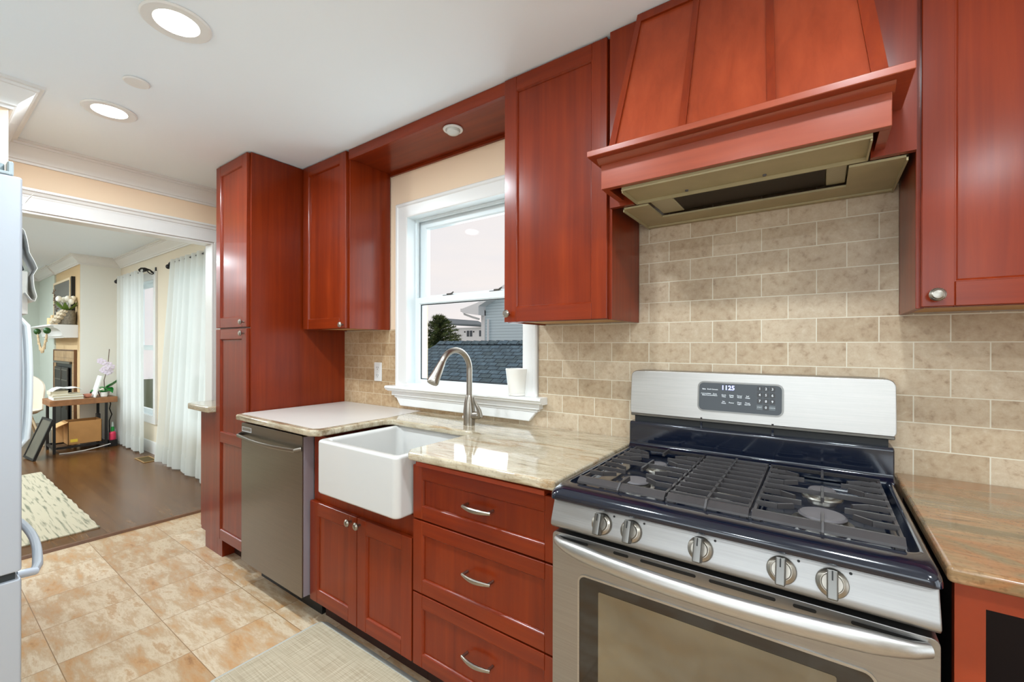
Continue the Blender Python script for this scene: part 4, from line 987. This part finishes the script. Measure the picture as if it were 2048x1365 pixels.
def rod(x0, x1, label, far_bracket):
    t = thing('curtain_rod', label, 'curtain rod', ((x0+x1)/2, -.09, 2.14))
    part('pole', tube(new(), [(x0, -.09, 2.148), (x1, -.09, 2.148)], .009, 10), 'iron_black', t)
    f = tube(new(), [(x0+.05, -.09, 2.148), (x0, -.09, 2.158), (x0-.05, -.09, 2.160), (x0-.085, -.092, 2.145), (x0-.10, -.094, 2.125)], [.008, .008, .009, .012, .006], 10)
    tt = new(); bmesh.ops.create_icosphere(tt, subdivisions=2, radius=.026); tt.transform(Matrix.Translation((x0-.105, -.094, 2.118))); merge(f, tt)
    part('finial', f, 'iron_black', t)
    if far_bracket:
        b_ = x1-.06
        f = tube(new(), [(b_, -.150, 2.128), (b_, -.158, 2.146), (b_, -.140, 2.166), (b_, -.105, 2.172), (b_, -.060, 2.158), (b_, -.025, 2.128), (b_, -.004, 2.108)], [.008, .010, .010, .009, .009, .010, .012], 10)
        tube(f, [(b_, -.100, 2.160), (b_, -.080, 2.138), (b_, -.060, 2.118), (b_, -.035, 2.112), (b_, -.030, 2.130), (b_, -.050, 2.136)], .006, 8)
        tt = new(); bmesh.ops.create_icosphere(tt, subdivisions=2, radius=.020); tt.transform(Matrix.Translation((b_, -.105, 2.152))); merge(f, tt)
        box(f, b_-.018, b_+.018, -.010, -.0005, 2.04, 2.20, b=.004)
        part('bracket', f, 'iron_black', t)
rod(-6.84, -5.70, 'black iron rod with scroll bracket over the far sheer curtain', True)
rod(-4.93, -3.2, 'black iron rod with ball finial over the near sheer curtain', False)

solo('floor_vent', None or rings_y(new(), 0, .1, 0, .1, [(0, 0), (0, -.01), (.01, -.01), (.01, 0)]), 'brass_vent', 'x', 'vent') if False else None
t = thing('floor_vent', 'small tan floor register vent in the dark wood floor below the curtains', 'vent', (-5.56, -.14, .004))
bm = new()
for a in ((-5.72, -5.40, -.205, -.190), (-5.72, -5.40, -.085, -.070), (-5.72, -5.700, -.19, -.085), (-5.420, -5.40, -.19, -.085)): box(bm, *a, .0045, .010, b=.001)
part('frame', bm, 'brass_vent', t)
bm = B(-5.70, -5.42, -.19, -.085, .0045, .006)
for k in range(13): box(bm, -5.695+.0215*k, -5.687+.0215*k, -.188, -.087, .006, .009)
part('louvers', bm, 'vent_dark', t)
tb = new(); nx, ny = 40, 10; G = []
for i in range(nx+1):
    row = []
    for j in range(ny+1):
        x = -5.78+2.25*i/nx; y = -2.1+1.18*j/ny
        e = .004*sin(i*1.9) if j == ny else 0; e2 = .005*sin(j*2.3) if i in (0, nx) else 0
        row.append(tb.verts.new((x+e2, y+e, .012+(.004*sin(i*.8) if j == ny else 0))))
    G.append(row)
for i in range(nx):
    for j in range(ny): tb.faces.new((G[i][j], G[i+1][j], G[i+1][j+1], G[i][j+1]))
ex = bmesh.ops.extrude_face_region(tb, geom=list(tb.faces)); 
for v in [g for g in ex['geom'] if isinstance(g, bmesh.types.BMVert)]: v.co.z = .0045
bmesh.ops.recalc_face_normals(tb, faces=tb.faces)
solo('area_rug', tb, 'rug_weave', 'cream woven rug with grey green streaks on the dark wood floor', 'rug')

# desk
DX0, DX1, DY0, DY1, DZ = -7.150, -6.68, -.735, -.140, .634
t = thing('desk', 'small industrial desk with brown wood top and black metal legs beside the far curtain', 'desk', (-6.92, -.43, 0))
part('desk_top', B(DX0, DX1, DY0, DY1, DZ-.068, DZ, b=.003), 'desk_wood', t)
for x in (DX1-.035, DX0+.035):
    for y in (DY0+.04, DY1-.10): part('leg', B(x-.0125, x+.0125, y-.0125, y+.0125, .004, DZ-.068), 'iron_black', t)
for x in (DX1-.035, DX0+.035): part('rail', B(x-.010, x+.010, DY0+.056, DY1-.116, .055, .080), 'iron_black', t)
for y in (DY0+.04, DY1-.10): part('rail', B(DX0+.051, DX1-.051, y-.010, y+.010, .055, .080), 'iron_black', t)
# books and papers on the desk
for i, (x0_, x1_, y0_, y1_, z0_, z1_, mc, lab) in enumerate((
    (-7.02, -6.72, -.700, -.440, DZ, DZ+.034, 'book_white', 'large pale book at the bottom of the stack on the desk'),
    (-7.03, -6.74, -.705, -.450, DZ+.0345, DZ+.060, 'book_cover', 'middle cream book of the stack on the desk'),
    (-7.02, -6.80, -.715, -.560, DZ+.0605, DZ+.100, 'book_cover', 'thick cream box file on top of the book stack'))):
    bk = thing('book', lab, 'book', ((x0_+x1_)/2, (y0_+y1_)/2, z0_))
    bm = B(x0_, x1_, y0_, y1_, z0_, z0_+.004); box(bm, x0_, x1_, y0_, y1_, z1_-.004, z1_); box(bm, x0_, x1_, y0_, y0_+.004, z0_+.004, z1_-.004); part('cover', bm, mc, bk)
    part('pages', B(x0_+.006, x1_-.006, y0_+.0045, y1_-.006, z0_+.0042, z1_-.0042), 'book_pages', bk)
bk = thing('open_book', 'open magazine lying tilted across the book stack on the desk', 'magazine', (-6.9, -.53, DZ+.06))
tb = new(); G = []
for i in range(9):
    u = i/8; y = -.70+.26*u; z = DZ+.103 + .040*sin(pi*min(1, u*1.0)) + .012*sin(u*9); G.append([tb.verts.new((x, y, z)) for x in (-7.02, -6.78)])
for a, b_ in zip(G, G[1:]): tb.faces.new((a[0], a[1], b_[1], b_[0]))
ex = bmesh.ops.extrude_face_region(tb, geom=list(tb.faces))
for v in [g for g in ex['geom'] if isinstance(g, bmesh.types.BMVert)]: v.co.z -= .006
bmesh.ops.recalc_face_normals(tb, faces=tb.faces); part('pages', tb, 'book_white', bk)
solo('clay_bowl', lathe(new(), [(.018, 0), (.034, .012), (.041, .034), (.042, .046), (.038, .044), (.03, .02), (0, .012)], (-6.80, -.395, DZ+.001), 20), 'pink_clay', 'pinkish clay bowl on the desk beside the books', 'bowl')
t = thing('picture_frame', 'white tabletop easel frame leaning on the desk beside the orchid', 'frame', (-6.80, -.31, DZ))
tb = B(-6.90, -6.72, -.006, .010, 0, .27, b=.002); R = Matrix.Rotation(radians(-14), 4, 'X'); tb.transform(Matrix.Translation((0, -.345, DZ+.002)) @ R); part('board', tb, 'book_white', t)
part('easel_leg', tube(new(), [(-6.86, -.312, DZ+.14), (-6.86, -.272, DZ+.006)], .005, 8), 'stem_brown', t)
solo('small_jar', lathe(new(), [(.022, 0), (.024, .05), (.012, .058), (.012, .075), (0, .075)], (-7.00, -.315, DZ+.001), 16), 'iron_black', 'small black bottle behind the white frame on the desk', 'bottle')
def leaf(bm, base, direction, L, w, droop, mi=0):
    d = Vector(direction).normalized(); side = d.cross(Vector((0, 0, 1))).normalized(); tb = new(); rows = []
    for k in range(9):
        u = k/8; p = Vector(base)+d*L*u+Vector((0, 0, L*(.5*u-droop*u*u))); ww = w*sin(pi*min(.97, u*.9+.06))
        rows.append([tb.verts.new(p-side*ww+Vector((0, 0, .006))), tb.verts.new(p), tb.verts.new(p+side*ww+Vector((0, 0, .006)))])
    for a, b_ in zip(rows, rows[1:]):
        for j in range(2): tb.faces.new((a[j], a[j+1], b_[j+1], b_[j]))
    ex = bmesh.ops.extrude_face_region(tb, geom=list(tb.faces))
    for v in [g for g in ex['geom'] if isinstance(g, bmesh.types.BMVert)]: v.co.z -= .0025
    bmesh.ops.recalc_face_normals(tb, faces=tb.faces); merge(bm, tb, mi)
def ball(bm, c, r, s=(1, 1, 1), sub=2, mi=0):
    tt = new(); bmesh.ops.create_icosphere(tt, subdivisions=sub, radius=r)
    tt.transform(Matrix.Translation(c) @ Matrix.Diagonal((*s, 1))); merge(bm, tt, mi)
t = thing('potted_orchid', 'pale pink orchid in a round white pot at the right end of the desk', 'plant', (-6.92, -.215, DZ))
part('pot', lathe(new(), [(.035, .001), (.048, .02), (.058, .06), (.060, .10), (.056, .10), (.05, .06), (0, .085)], (-6.92, -.215, DZ), 24), 'ceramic_white', t)
bm = new()
for dr, L, w, dp in (((.5, .5, 0), .17, .042, -.25), ((-.3, .5, 0), .14, .036, .0), ((.9, -.3, 0), .17, .040, .75), ((.9, .2, 0), .18, .044, .75), ((.3, -.9, 0), .15, .028, .7), ((-.8, -.4, 0), .14, .027, .5)): leaf(bm, (-6.92, -.215, DZ+.09), dr, L, w, dp)
part('leaves', bm, 'leaf_green', t)
part('stem', tube(new(), [(-6.92, -.215, DZ+.08), (-6.92, -.220, DZ+.20), (-6.92, -.195, DZ+.32), (-6.92, -.180, DZ+.44), (-6.92, -.17, DZ+.60)], .004, 7), 'stem_brown', t)
bm = new()
for i, (dx, dy, dz) in enumerate(((0, -.06, .45), (.01, -.035, .43), (0, .02, .40), (0, .045, .37), (.02, -.01, .36), (0, .03, .31), (.01, .005, .30), (0, -.035, .33))):
    for k in range(5):
        a = 2*pi*k/5+i; ball(bm, (-6.89+dx, -.20+dy+.022*cos(a), DZ+dz+.022*sin(a)), .018, (.35, 1, 1), 1)
part('flowers', bm, 'petal_orchid', t)
t = thing('potted_plant', 'tiny succulent in a small white cup in front of the orchid', 'plant', (-6.77, -.235, DZ))
part('pot', lathe(new(), [(.028, .001), (.034, .01), (.035, .062), (.031, .062), (.03, .02), (0, .05)], (-6.75, -.255, DZ), 20), 'ceramic_white', t)
bm = new()
for k in range(7): a = k*.9; leaf(bm, (-6.75, -.255, DZ+.055), (cos(a), sin(a), 0), .07, .013, .1)
part('leaves', bm, 'leaf_green', t)
bm = new()
for k in range(8): a = k*.8; ball(bm, (-6.75+.02*cos(a), -.285+.022*sin(a), DZ+.095+.01*sin(3*a)), .014, (1, 1, .8), 1)
part('flowers', bm, 'petal_white', t)

# boxes below the desk
t = thing('cardboard_box', 'open brown cardboard box with yellow label under the desk', 'box', (-6.85, -.43, .08))
bx = new(); x0_, x1_, y0_, y1_, z0_, z1_ = -7.00, -6.742, -.575, -.275, .085, .36
for a in ((x0_, x0_+.005, y0_, y1_), (x1_-.005, x1_, y0_, y1_), (x0_, x1_, y0_, y0_+.005), (x0_, x1_, y1_-.005, y1_)): box(bx, *a, z0_, z1_)
box(bx, x0_, x1_, y0_, y1_, z0_, z0_+.004)
part('box_body', bx, 'cardboard', t)
tb = new(); a = [tb.verts.new(p) for p in ((x0_, y0_, z1_), (x1_, y0_, z1_), (x1_+.01, y0_-.10, z1_-.05), (x0_+.01, y0_-.10, z1_-.05))]; tb.faces.new(a)
ex = bmesh.ops.extrude_face_region(tb, geom=list(tb.faces))
for v in [g for g in ex['geom'] if isinstance(g, bmesh.types.BMVert)]: v.co.z -= .004
bmesh.ops.recalc_face_normals(tb, faces=tb.faces); part('flap', tb, 'cardboard_light', t)
part('label', B(x1_+.0002, x1_+.0012, -.555, -.492, .115, .150), 'label_yellow', t, 'yellow sticker')
solo('cardboard_box', B(-7.09, -7.01, -.66, -.30, .085, .30, b=.003), 'cardboard_light', 'pale cardboard box standing behind the open box under the desk', 'box')
t = thing('picture_frame', 'large black framed picture leaning against the left desk leg', 'frame', (-6.62, -.80, 0))
tb = B(-.15, .15, -.012, .012, 0, .46, b=.003); part_m = Matrix.Translation((-6.60, -.905, .010)) @ Matrix.Rotation(radians(-19), 4, 'X') @ Matrix.Rotation(radians(8), 4, 'Z')
fb = rings_y(new(), -.15, .15, 0, .46, [(0, .012), (0, -.012), (.022, -.012), (.022, .012)], fill=False); fb.transform(part_m); part('frame', fb, 'iron_black', t); tb.free()
fb = B(-.130, .130, -.006, .006, .02, .44); fb.transform(part_m); part('picture', fb, 'slate_art', t)
solo('tower_case', B(-7.09, -7.00, -.268, -.236, .086, .40, b=.004), 'tower_plastic', 'dark upright device standing behind the cardboard box under the desk', 'computer')
t = thing('spray_bottle', 'pink and green bottle on the floor under the right end of the desk', 'bottle', (-6.74, -.175, .004))
part('bottle_body', lathe(new(), [(.03, 0), (.034, .01), (.034, .085), (.02, .105), (0, .105)], (-6.74, -.175, .085), 18), 'pink_plastic', t)
part('bottle_neck', lathe(new(), [(.018, .10), (.018, .155), (.01, .165), (0, .165)], (-6.74, -.175, .085), 14), 'green_plastic', t)
part('bottle_tip', lathe(new(), [(.012, .165), (.009, .22), (0, .225)], (-6.74, -.175, .085), 12), 'bottle_clear', t)
part('bottle_stand', B(-6.78, -6.70, -.215, -.14, .004, .085, b=.002), 'iron_black', t)
solo('power_cord', tube(new(), [(-7.13, -.130, .60), (-7.14, -.11, .5), (-7.12, -.125, .44), (-7.13, -.10, .36), (-7.13, -.125, .28), (-7.13, -.12, .006)], .006, 8), 'iron_black', 'black power cord hanging from the desk by the curtain', 'cord')
solo('power_cord', tube(new(), [(-6.66, -.21, .05), (-6.65, -.32, .03), (-6.66, -.45, .010), (-6.64, -.58, .010), (-6.66, -.66, .010)], .006, 8), 'cord_white', 'white cord lying on the floor in front of the desk', 'cord')

# chair behind the fridge edge
t = thing('shell_chair', 'white shell chair partly hidden by the refrigerator beside the desk', 'chair', (-7.62, -.88, 0))
tb = new(); G = []
cx_, cy_ = -7.62, -.88
for j in range(11):
    v = j/10; row = []
    for i in range(15):
        a = radians(-100+200*i/14)
        rr = .20+.02*v; z = .44 + .48*v*(.55+.45*cos(a/1.15))
        row.append(tb.verts.new((cx_-rr*cos(a)*.9, cy_+rr*sin(a), z)))
    G.append(row)
for a, b_ in zip(G, G[1:]):
    for i in range(14): tb.faces.new((a[i], a[i+1], b_[i+1], b_[i]))
o = part('backrest', tb, 'chair_white', t, sharp=80); md = o.modifiers.new('s', 'SOLIDIFY'); md.thickness = .015
part('seat', lathe(new(), [(.16, .41), (.20, .44), (.20, .455), (.15, .45), (0, .445)], (cx_, cy_, 0), 28), 'chair_white', t)
for dx in (-.15, .15):
    for dy in (-.15, .15): part('leg', tube(new(), [(cx_+dx*.6, cy_+dy*.6, .41), (cx_+dx*1.3, cy_+dy*1.3, .006)], [.014, .009], 8), 'frame_oak', t)

# fireplace and mantel on the chimney face
t = thing('fireplace', 'fireplace with brown tile surround and arched iron screen behind the desk', 'fireplace', (-8.0, -.41, 0))
part('tile_surround', rings_y(new(), -8.655, -7.33, -.9, 1.205, [(0, -.4025), (0, -.425), (.145, -.425), (.145, -.4025)], fill=False), 'fire_tile', t)
bm = rings_y(new(), -8.657, -7.318, -.9, 1.222, [(0, -.4025), (0, -.432), (.014, -.432), (.014, -.4025)], fill=False); part('wood_edge', bm, 'dark_trim_wood', t)
for o in [q for q in bpy.data.objects if q.parent == t]:
    for v in o.data.vertices: v.co.z = max(v.co.z, .004)
bm = B(-8.51, -7.476, -.420, -.403, .004, 1.06)
part('firebox', bm, 'black', t)
for xa, xb in ((-8.45, -8.02), (-8.0, -7.60)):
    sc_ = part('screen_door', B(xa, xb, -.446, -.4325, .03, .98, b=.004), 'fire_iron', t)
    xmid = (xa+xb)/2; w_ = (xb-xa)/2
    bm = rings_y(new(), xa+.02, xb-.02, .80, .95, [(0, -.4462), (0, -.450), (.012, -.450), (.012, -.4462)], fill=False)
    for rr in (.9, .7): tube(bm, [(xmid+w_*rr*cos(pi*k/12), -.449, .42+.30*rr*sin(pi*k/12)) for k in range(13)], .008, 6)
    part('arch_relief', bm, 'fire_iron_light', sc_)
part('lintel', B(-8.51, -7.476, -.45, -.4325, 1.03, 1.06, b=.003), 'fire_iron_light', t)
t = thing('mantel_shelf', 'white moulded mantel shelf above the fireplace', 'mantel', (-7.95, -.6, 1.38))
MP = [(-.4025, 1.380), (-.53, 1.380), (-.53, 1.395), (-.545, 1.40), (-.55, 1.43), (-.565, 1.465), (-.59, 1.49), (-.62, 1.505), (-.625, 1.51), (-.625, 1.524), (-.655, 1.528), (-.655, 1.546), (-.4025, 1.546)]
part('shelf', prism(new(), MP, 'x', -8.64, -7.258), 'white_paint', t)
MZ = 1.5465
t = thing('tv_screen', 'dark screen in a light wood frame hanging above the mantel', 'television', (-8.05, -.42, 1.65))
part('frame', rings_y(new(), -8.60, -7.52, 1.62, 2.185, [(0, -.4025), (0, -.440), (.030, -.440), (.030, -.4025)], fill=False), 'frame_oak', t)
part('screen', B(-8.568, -7.552, -.434, -.404, 1.651, 2.154), 'tv_screen', t)
part('edge_strip', B(-7.46, -7.425, -.44, -.403, 1.60, 2.19), 'iron_black', t, 'black upright strip')
t = thing('tulip_vase', 'stone vase with white tulips standing on the mantel shelf', 'vase', (-7.345, -.495, MZ))
part('vase', lathe(new(), [(.075, .001), (.085, .02), (.09, .12), (.075, .185), (.065, .185), (.08, .12), (0, .10)], (-7.345, -.495, MZ), 20), 'stone_grey', t)
bm = new()
for k in range(26):
    a = k*.9; r = .02+.05*((k*37) % 10)/10; ball(bm, (-7.30+r*.5*cos(a)+.01, -.54-.085*(k/26)**1.5+.025*sin(a), MZ+.17-.15*(k/26)), .032, (1, 1, .8), 1)
part('driftwood_drape', bm, 'stone_beige', t, 'cream ruffled sculpture around the vase')
bm = new()
for dr, dp in (((.2, -1, 0), -.45), ((.3, 1, 0), -.5), ((1, -.3, 0), -.4), ((.6, .6, 0), -.5), ((.5, -.8, 0), -.5)): leaf(bm, (-7.345, -.495, MZ+.17), dr, .12, .026, dp)
part('leaves', bm, 'tulip_leaf', t)
bm = new()
for dx, dy, dz in ((.03, -.075, .325), (.03, .005, .335), (.05, .035, .30), (-.02, -.02, .32), (.0, .06, .34)): ball(bm, (-7.345+dx, -.495+dy, MZ+dz), .034, (1, .9, 1.2), 2); tube(bm, [(-7.345, -.495, MZ+.15), (-7.345+dx, -.495+dy, MZ+dz)], .004, 6)
part('flowers', bm, 'petal_white', t)
c_ = thing('candle', 'short wax candle with black wick on the mantel shelf', 'candle', (-7.60, -.595, MZ)); part('wax', lathe(new(), [(.042, .001), (.042, .085), (.038, .089), (0, .087)], (-7.60, -.595, MZ), 20), 'candle_wax', c_); part('wick', lathe(new(), [(.014, .088), (.014, .108), (0, .108)], (-7.60, -.595, MZ), 10), 'iron_black', c_)
c_ = thing('bud_vase', 'wooden block vase with black neck and thin dotted twig on the mantel shelf', 'vase', (-7.52, -.56, MZ)); part('block', B(-7.57, -7.47, -.61, -.51, MZ+.001, MZ+.125, b=.004), 'candle_wax', c_); part('neck', lathe(new(), [(.020, .126), (.020, .155), (0, .155)], (-7.52, -.56, MZ), 12), 'iron_black', c_)
bm = tube(new(), [(-7.52, -.56, MZ+.155), (-7.52, -.575, MZ+.30), (-7.52, -.590, MZ+.46)], .003, 6)
for k in range(13): ball(bm, (-7.52+.012*sin(k*2), -.565-.0018*k+.014*sin(k*1.7), MZ+.19+.022*k), .009, (1, 1, 1), 1)
part('twig', bm, 'stem_brown', c_)
t = thing('mantel_garland', 'wooden bead garland with green leaf balls hanging from the mantel edge', 'garland', (-7.4, -.79, 1.25))
bm = new(); sw = []
for k in range(19): u = k/18; sw.append(Vector((-8.00+.68*u, -.672, 1.455-.22*sin(pi*u))))
for i, p in enumerate(sw[1:-1]): 
    tube(bm, [p, p+Vector((.006, -.004*((i % 3)-1), -.055))], [.012, .009], 7)
tube(bm, sw, .004, 6); part('beads', bm, 'driftwood', t)
for p in (sw[0], sw[-1]):
    bm = new(); ball(bm, p+Vector((0, 0, .01)), .036, (1, 1, 1.15), 2); part('leaf_ball', bm, 'leaf_dark', t)
# ================================================================== OUTSIDE
struct('ground', B(-60, 20, .17, 70, -2.6, -2.5), 'lawn')
t = thing('garage_roof', 'grey blue shingled garage roof just outside the kitchen window', 'roof', (-6, 6, -.8))
tb = new()
V = [tb.verts.new(p) for p in ((-9.5, 3.2, -.75), (3.0, 3.2, -.75), (3.0, 7.0, 1.375), (-8.10, 7.0, 1.375), (-9.5, 10.8, -.75), (3.0, 10.8, -.75))]
tb.faces.new((V[0], V[1], V[2], V[3])); tb.faces.new((V[3], V[2], V[5], V[4])); tb.faces.new((V[0], V[3], V[4])); tb.faces.new((V[1], V[5], V[2])); tb.faces.new((V[0], V[4], V[5], V[1]))
bmesh.ops.recalc_face_normals(tb, faces=tb.faces); part('shingles', tb, 'roof_shingle', t)
bm = new()
for k in range(44):
    x = -8.1+.25*k; tb = new(); v = [tb.verts.new(p) for p in ((x, 6.86, 1.335), (x+.27, 6.86, 1.31), (x+.27, 7.0, 1.405), (x, 7.0, 1.425), (x, 7.14, 1.335), (x+.27, 7.14, 1.31))]
    tb.faces.new((v[0], v[1], v[2], v[3])); tb.faces.new((v[3], v[2], v[5], v[4])); tb.faces.new((v[1], v[5], v[2])); tb.faces.new((v[0], v[3], v[4])); merge(bm, tb)
part('ridge_caps', bm, 'roof_shingle', t)
part('wall', B(-9.2, 2.8, 3.5, 10.5, -2.5, -.76), 'house_white', t)

t = thing('siding_house', 'blue grey clapboard house with white corner trim behind the garage roof', 'house', (-8, 14, -2.5))
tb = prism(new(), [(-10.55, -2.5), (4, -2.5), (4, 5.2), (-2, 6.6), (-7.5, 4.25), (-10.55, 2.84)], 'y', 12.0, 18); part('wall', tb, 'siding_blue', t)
part('corner_trim', B(-10.68, -10.50, 11.94, 12.1, -2.5, 2.72), 'house_trim', t)
part('downspout', tube(new(), [(-10.28, 11.9, -2.5), (-10.28, 11.9, 2.35)], .045, 8), 'house_trim', t)
tb = prism(new(), [(-11.35, 2.62), (-11.35, 2.80), (-10.55, 3.00), (-7.5, 4.42), (-2, 6.8), (-2, 6.6), (-7.5, 4.22), (-10.50, 2.86), (-10.50, 2.50)], 'y', 11.55, 18.2); part('eave', tb, 'house_trim', t)
part('gutter', B(-11.46, -11.35, 11.55, 18.2, 2.68, 2.80), 'house_trim', t)
part('downspout', tube(new(), [(-11.40, 11.7, 2.70), (-11.38, 11.7, 2.58), (-11.0, 11.75, 2.45), (-10.70, 11.85, 2.36)], .04, 8), 'house_trim', t)

t = thing('white_house', 'distant white house with low roof and small dark windows beyond the tree', 'house', (-32, 38, -2.5))
part('wall', B(-34.4, -27.0, 35.0, 41.0, -2.5, 3.30), 'house_white', t)
tb = prism(new(), [(-35.6, 4.35), (-34.0, 3.62), (-26.6, 3.22), (-26.6, 3.42), (-34.0, 3.80), (-35.6, 4.50)], 'y', 34.6, 41.5); part('roof', tb, 'house_roof_grey', t)
for a, b_ in ((-31.75, -31.42), (-31.30, -30.97), (-29.95, -29.70)):
    w_ = part('window', B(a, b_, 34.96, 35.0, 2.30, 2.95), 'house_glass', t)
for a in (-32.05, -30.75): part('shutter', B(a-.08, a+.08, 34.95, 35.0, 2.75, 2.9), 'iron_black', t)
part('chimney_pipe', tube(new(), [(-30.2, 36, 3.3), (-30.2, 36, 4.3)], .07, 8), 'house_roof_grey', t)

def conifer(x, y, zb, h, r, label):
    rnd = random.Random(11); t = thing('conifer_tree', label, 'tree', (x, y, zb))
    part('trunk', tube(new(), [(x, y, zb), (x, y, zb+h*.97)], [.14, .02], 8), 'bark', t)
    tbs = [bmesh.new(), bmesh.new()]
    for k in range(150):
        v = (k+rnd.random())/150; z = zb+h*(.30+.70*v); L = r*(1-v)**.7*rnd.uniform(.65, 1.15)+.12; a = k*2.4+rnd.uniform(-.3, .3); lift = .15+.55*v
        n = int(14+L*26)
        for q in range(n):
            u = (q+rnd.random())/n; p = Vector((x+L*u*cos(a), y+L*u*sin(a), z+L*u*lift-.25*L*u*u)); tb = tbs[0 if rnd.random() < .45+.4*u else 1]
            for _ in range(5):
                d = Vector((cos(a)*.6+rnd.uniform(-1, 1), sin(a)*.6+rnd.uniform(-1, 1), rnd.uniform(-.5, .9))).normalized(); s_ = d.cross(Vector((rnd.random(), rnd.random(), 1))).normalized()*.024
                tb.faces.new([tb.verts.new(w) for w in (p-s_, p+s_, p+d*rnd.uniform(.14, .30))])
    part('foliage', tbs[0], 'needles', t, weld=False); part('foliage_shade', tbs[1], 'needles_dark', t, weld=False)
conifer(-19.3, 18.2, -2.5, 5.6, 2.3, 'dark green conifer tree beyond the garage roof outside the window')

bpy.context.view_layer.update()
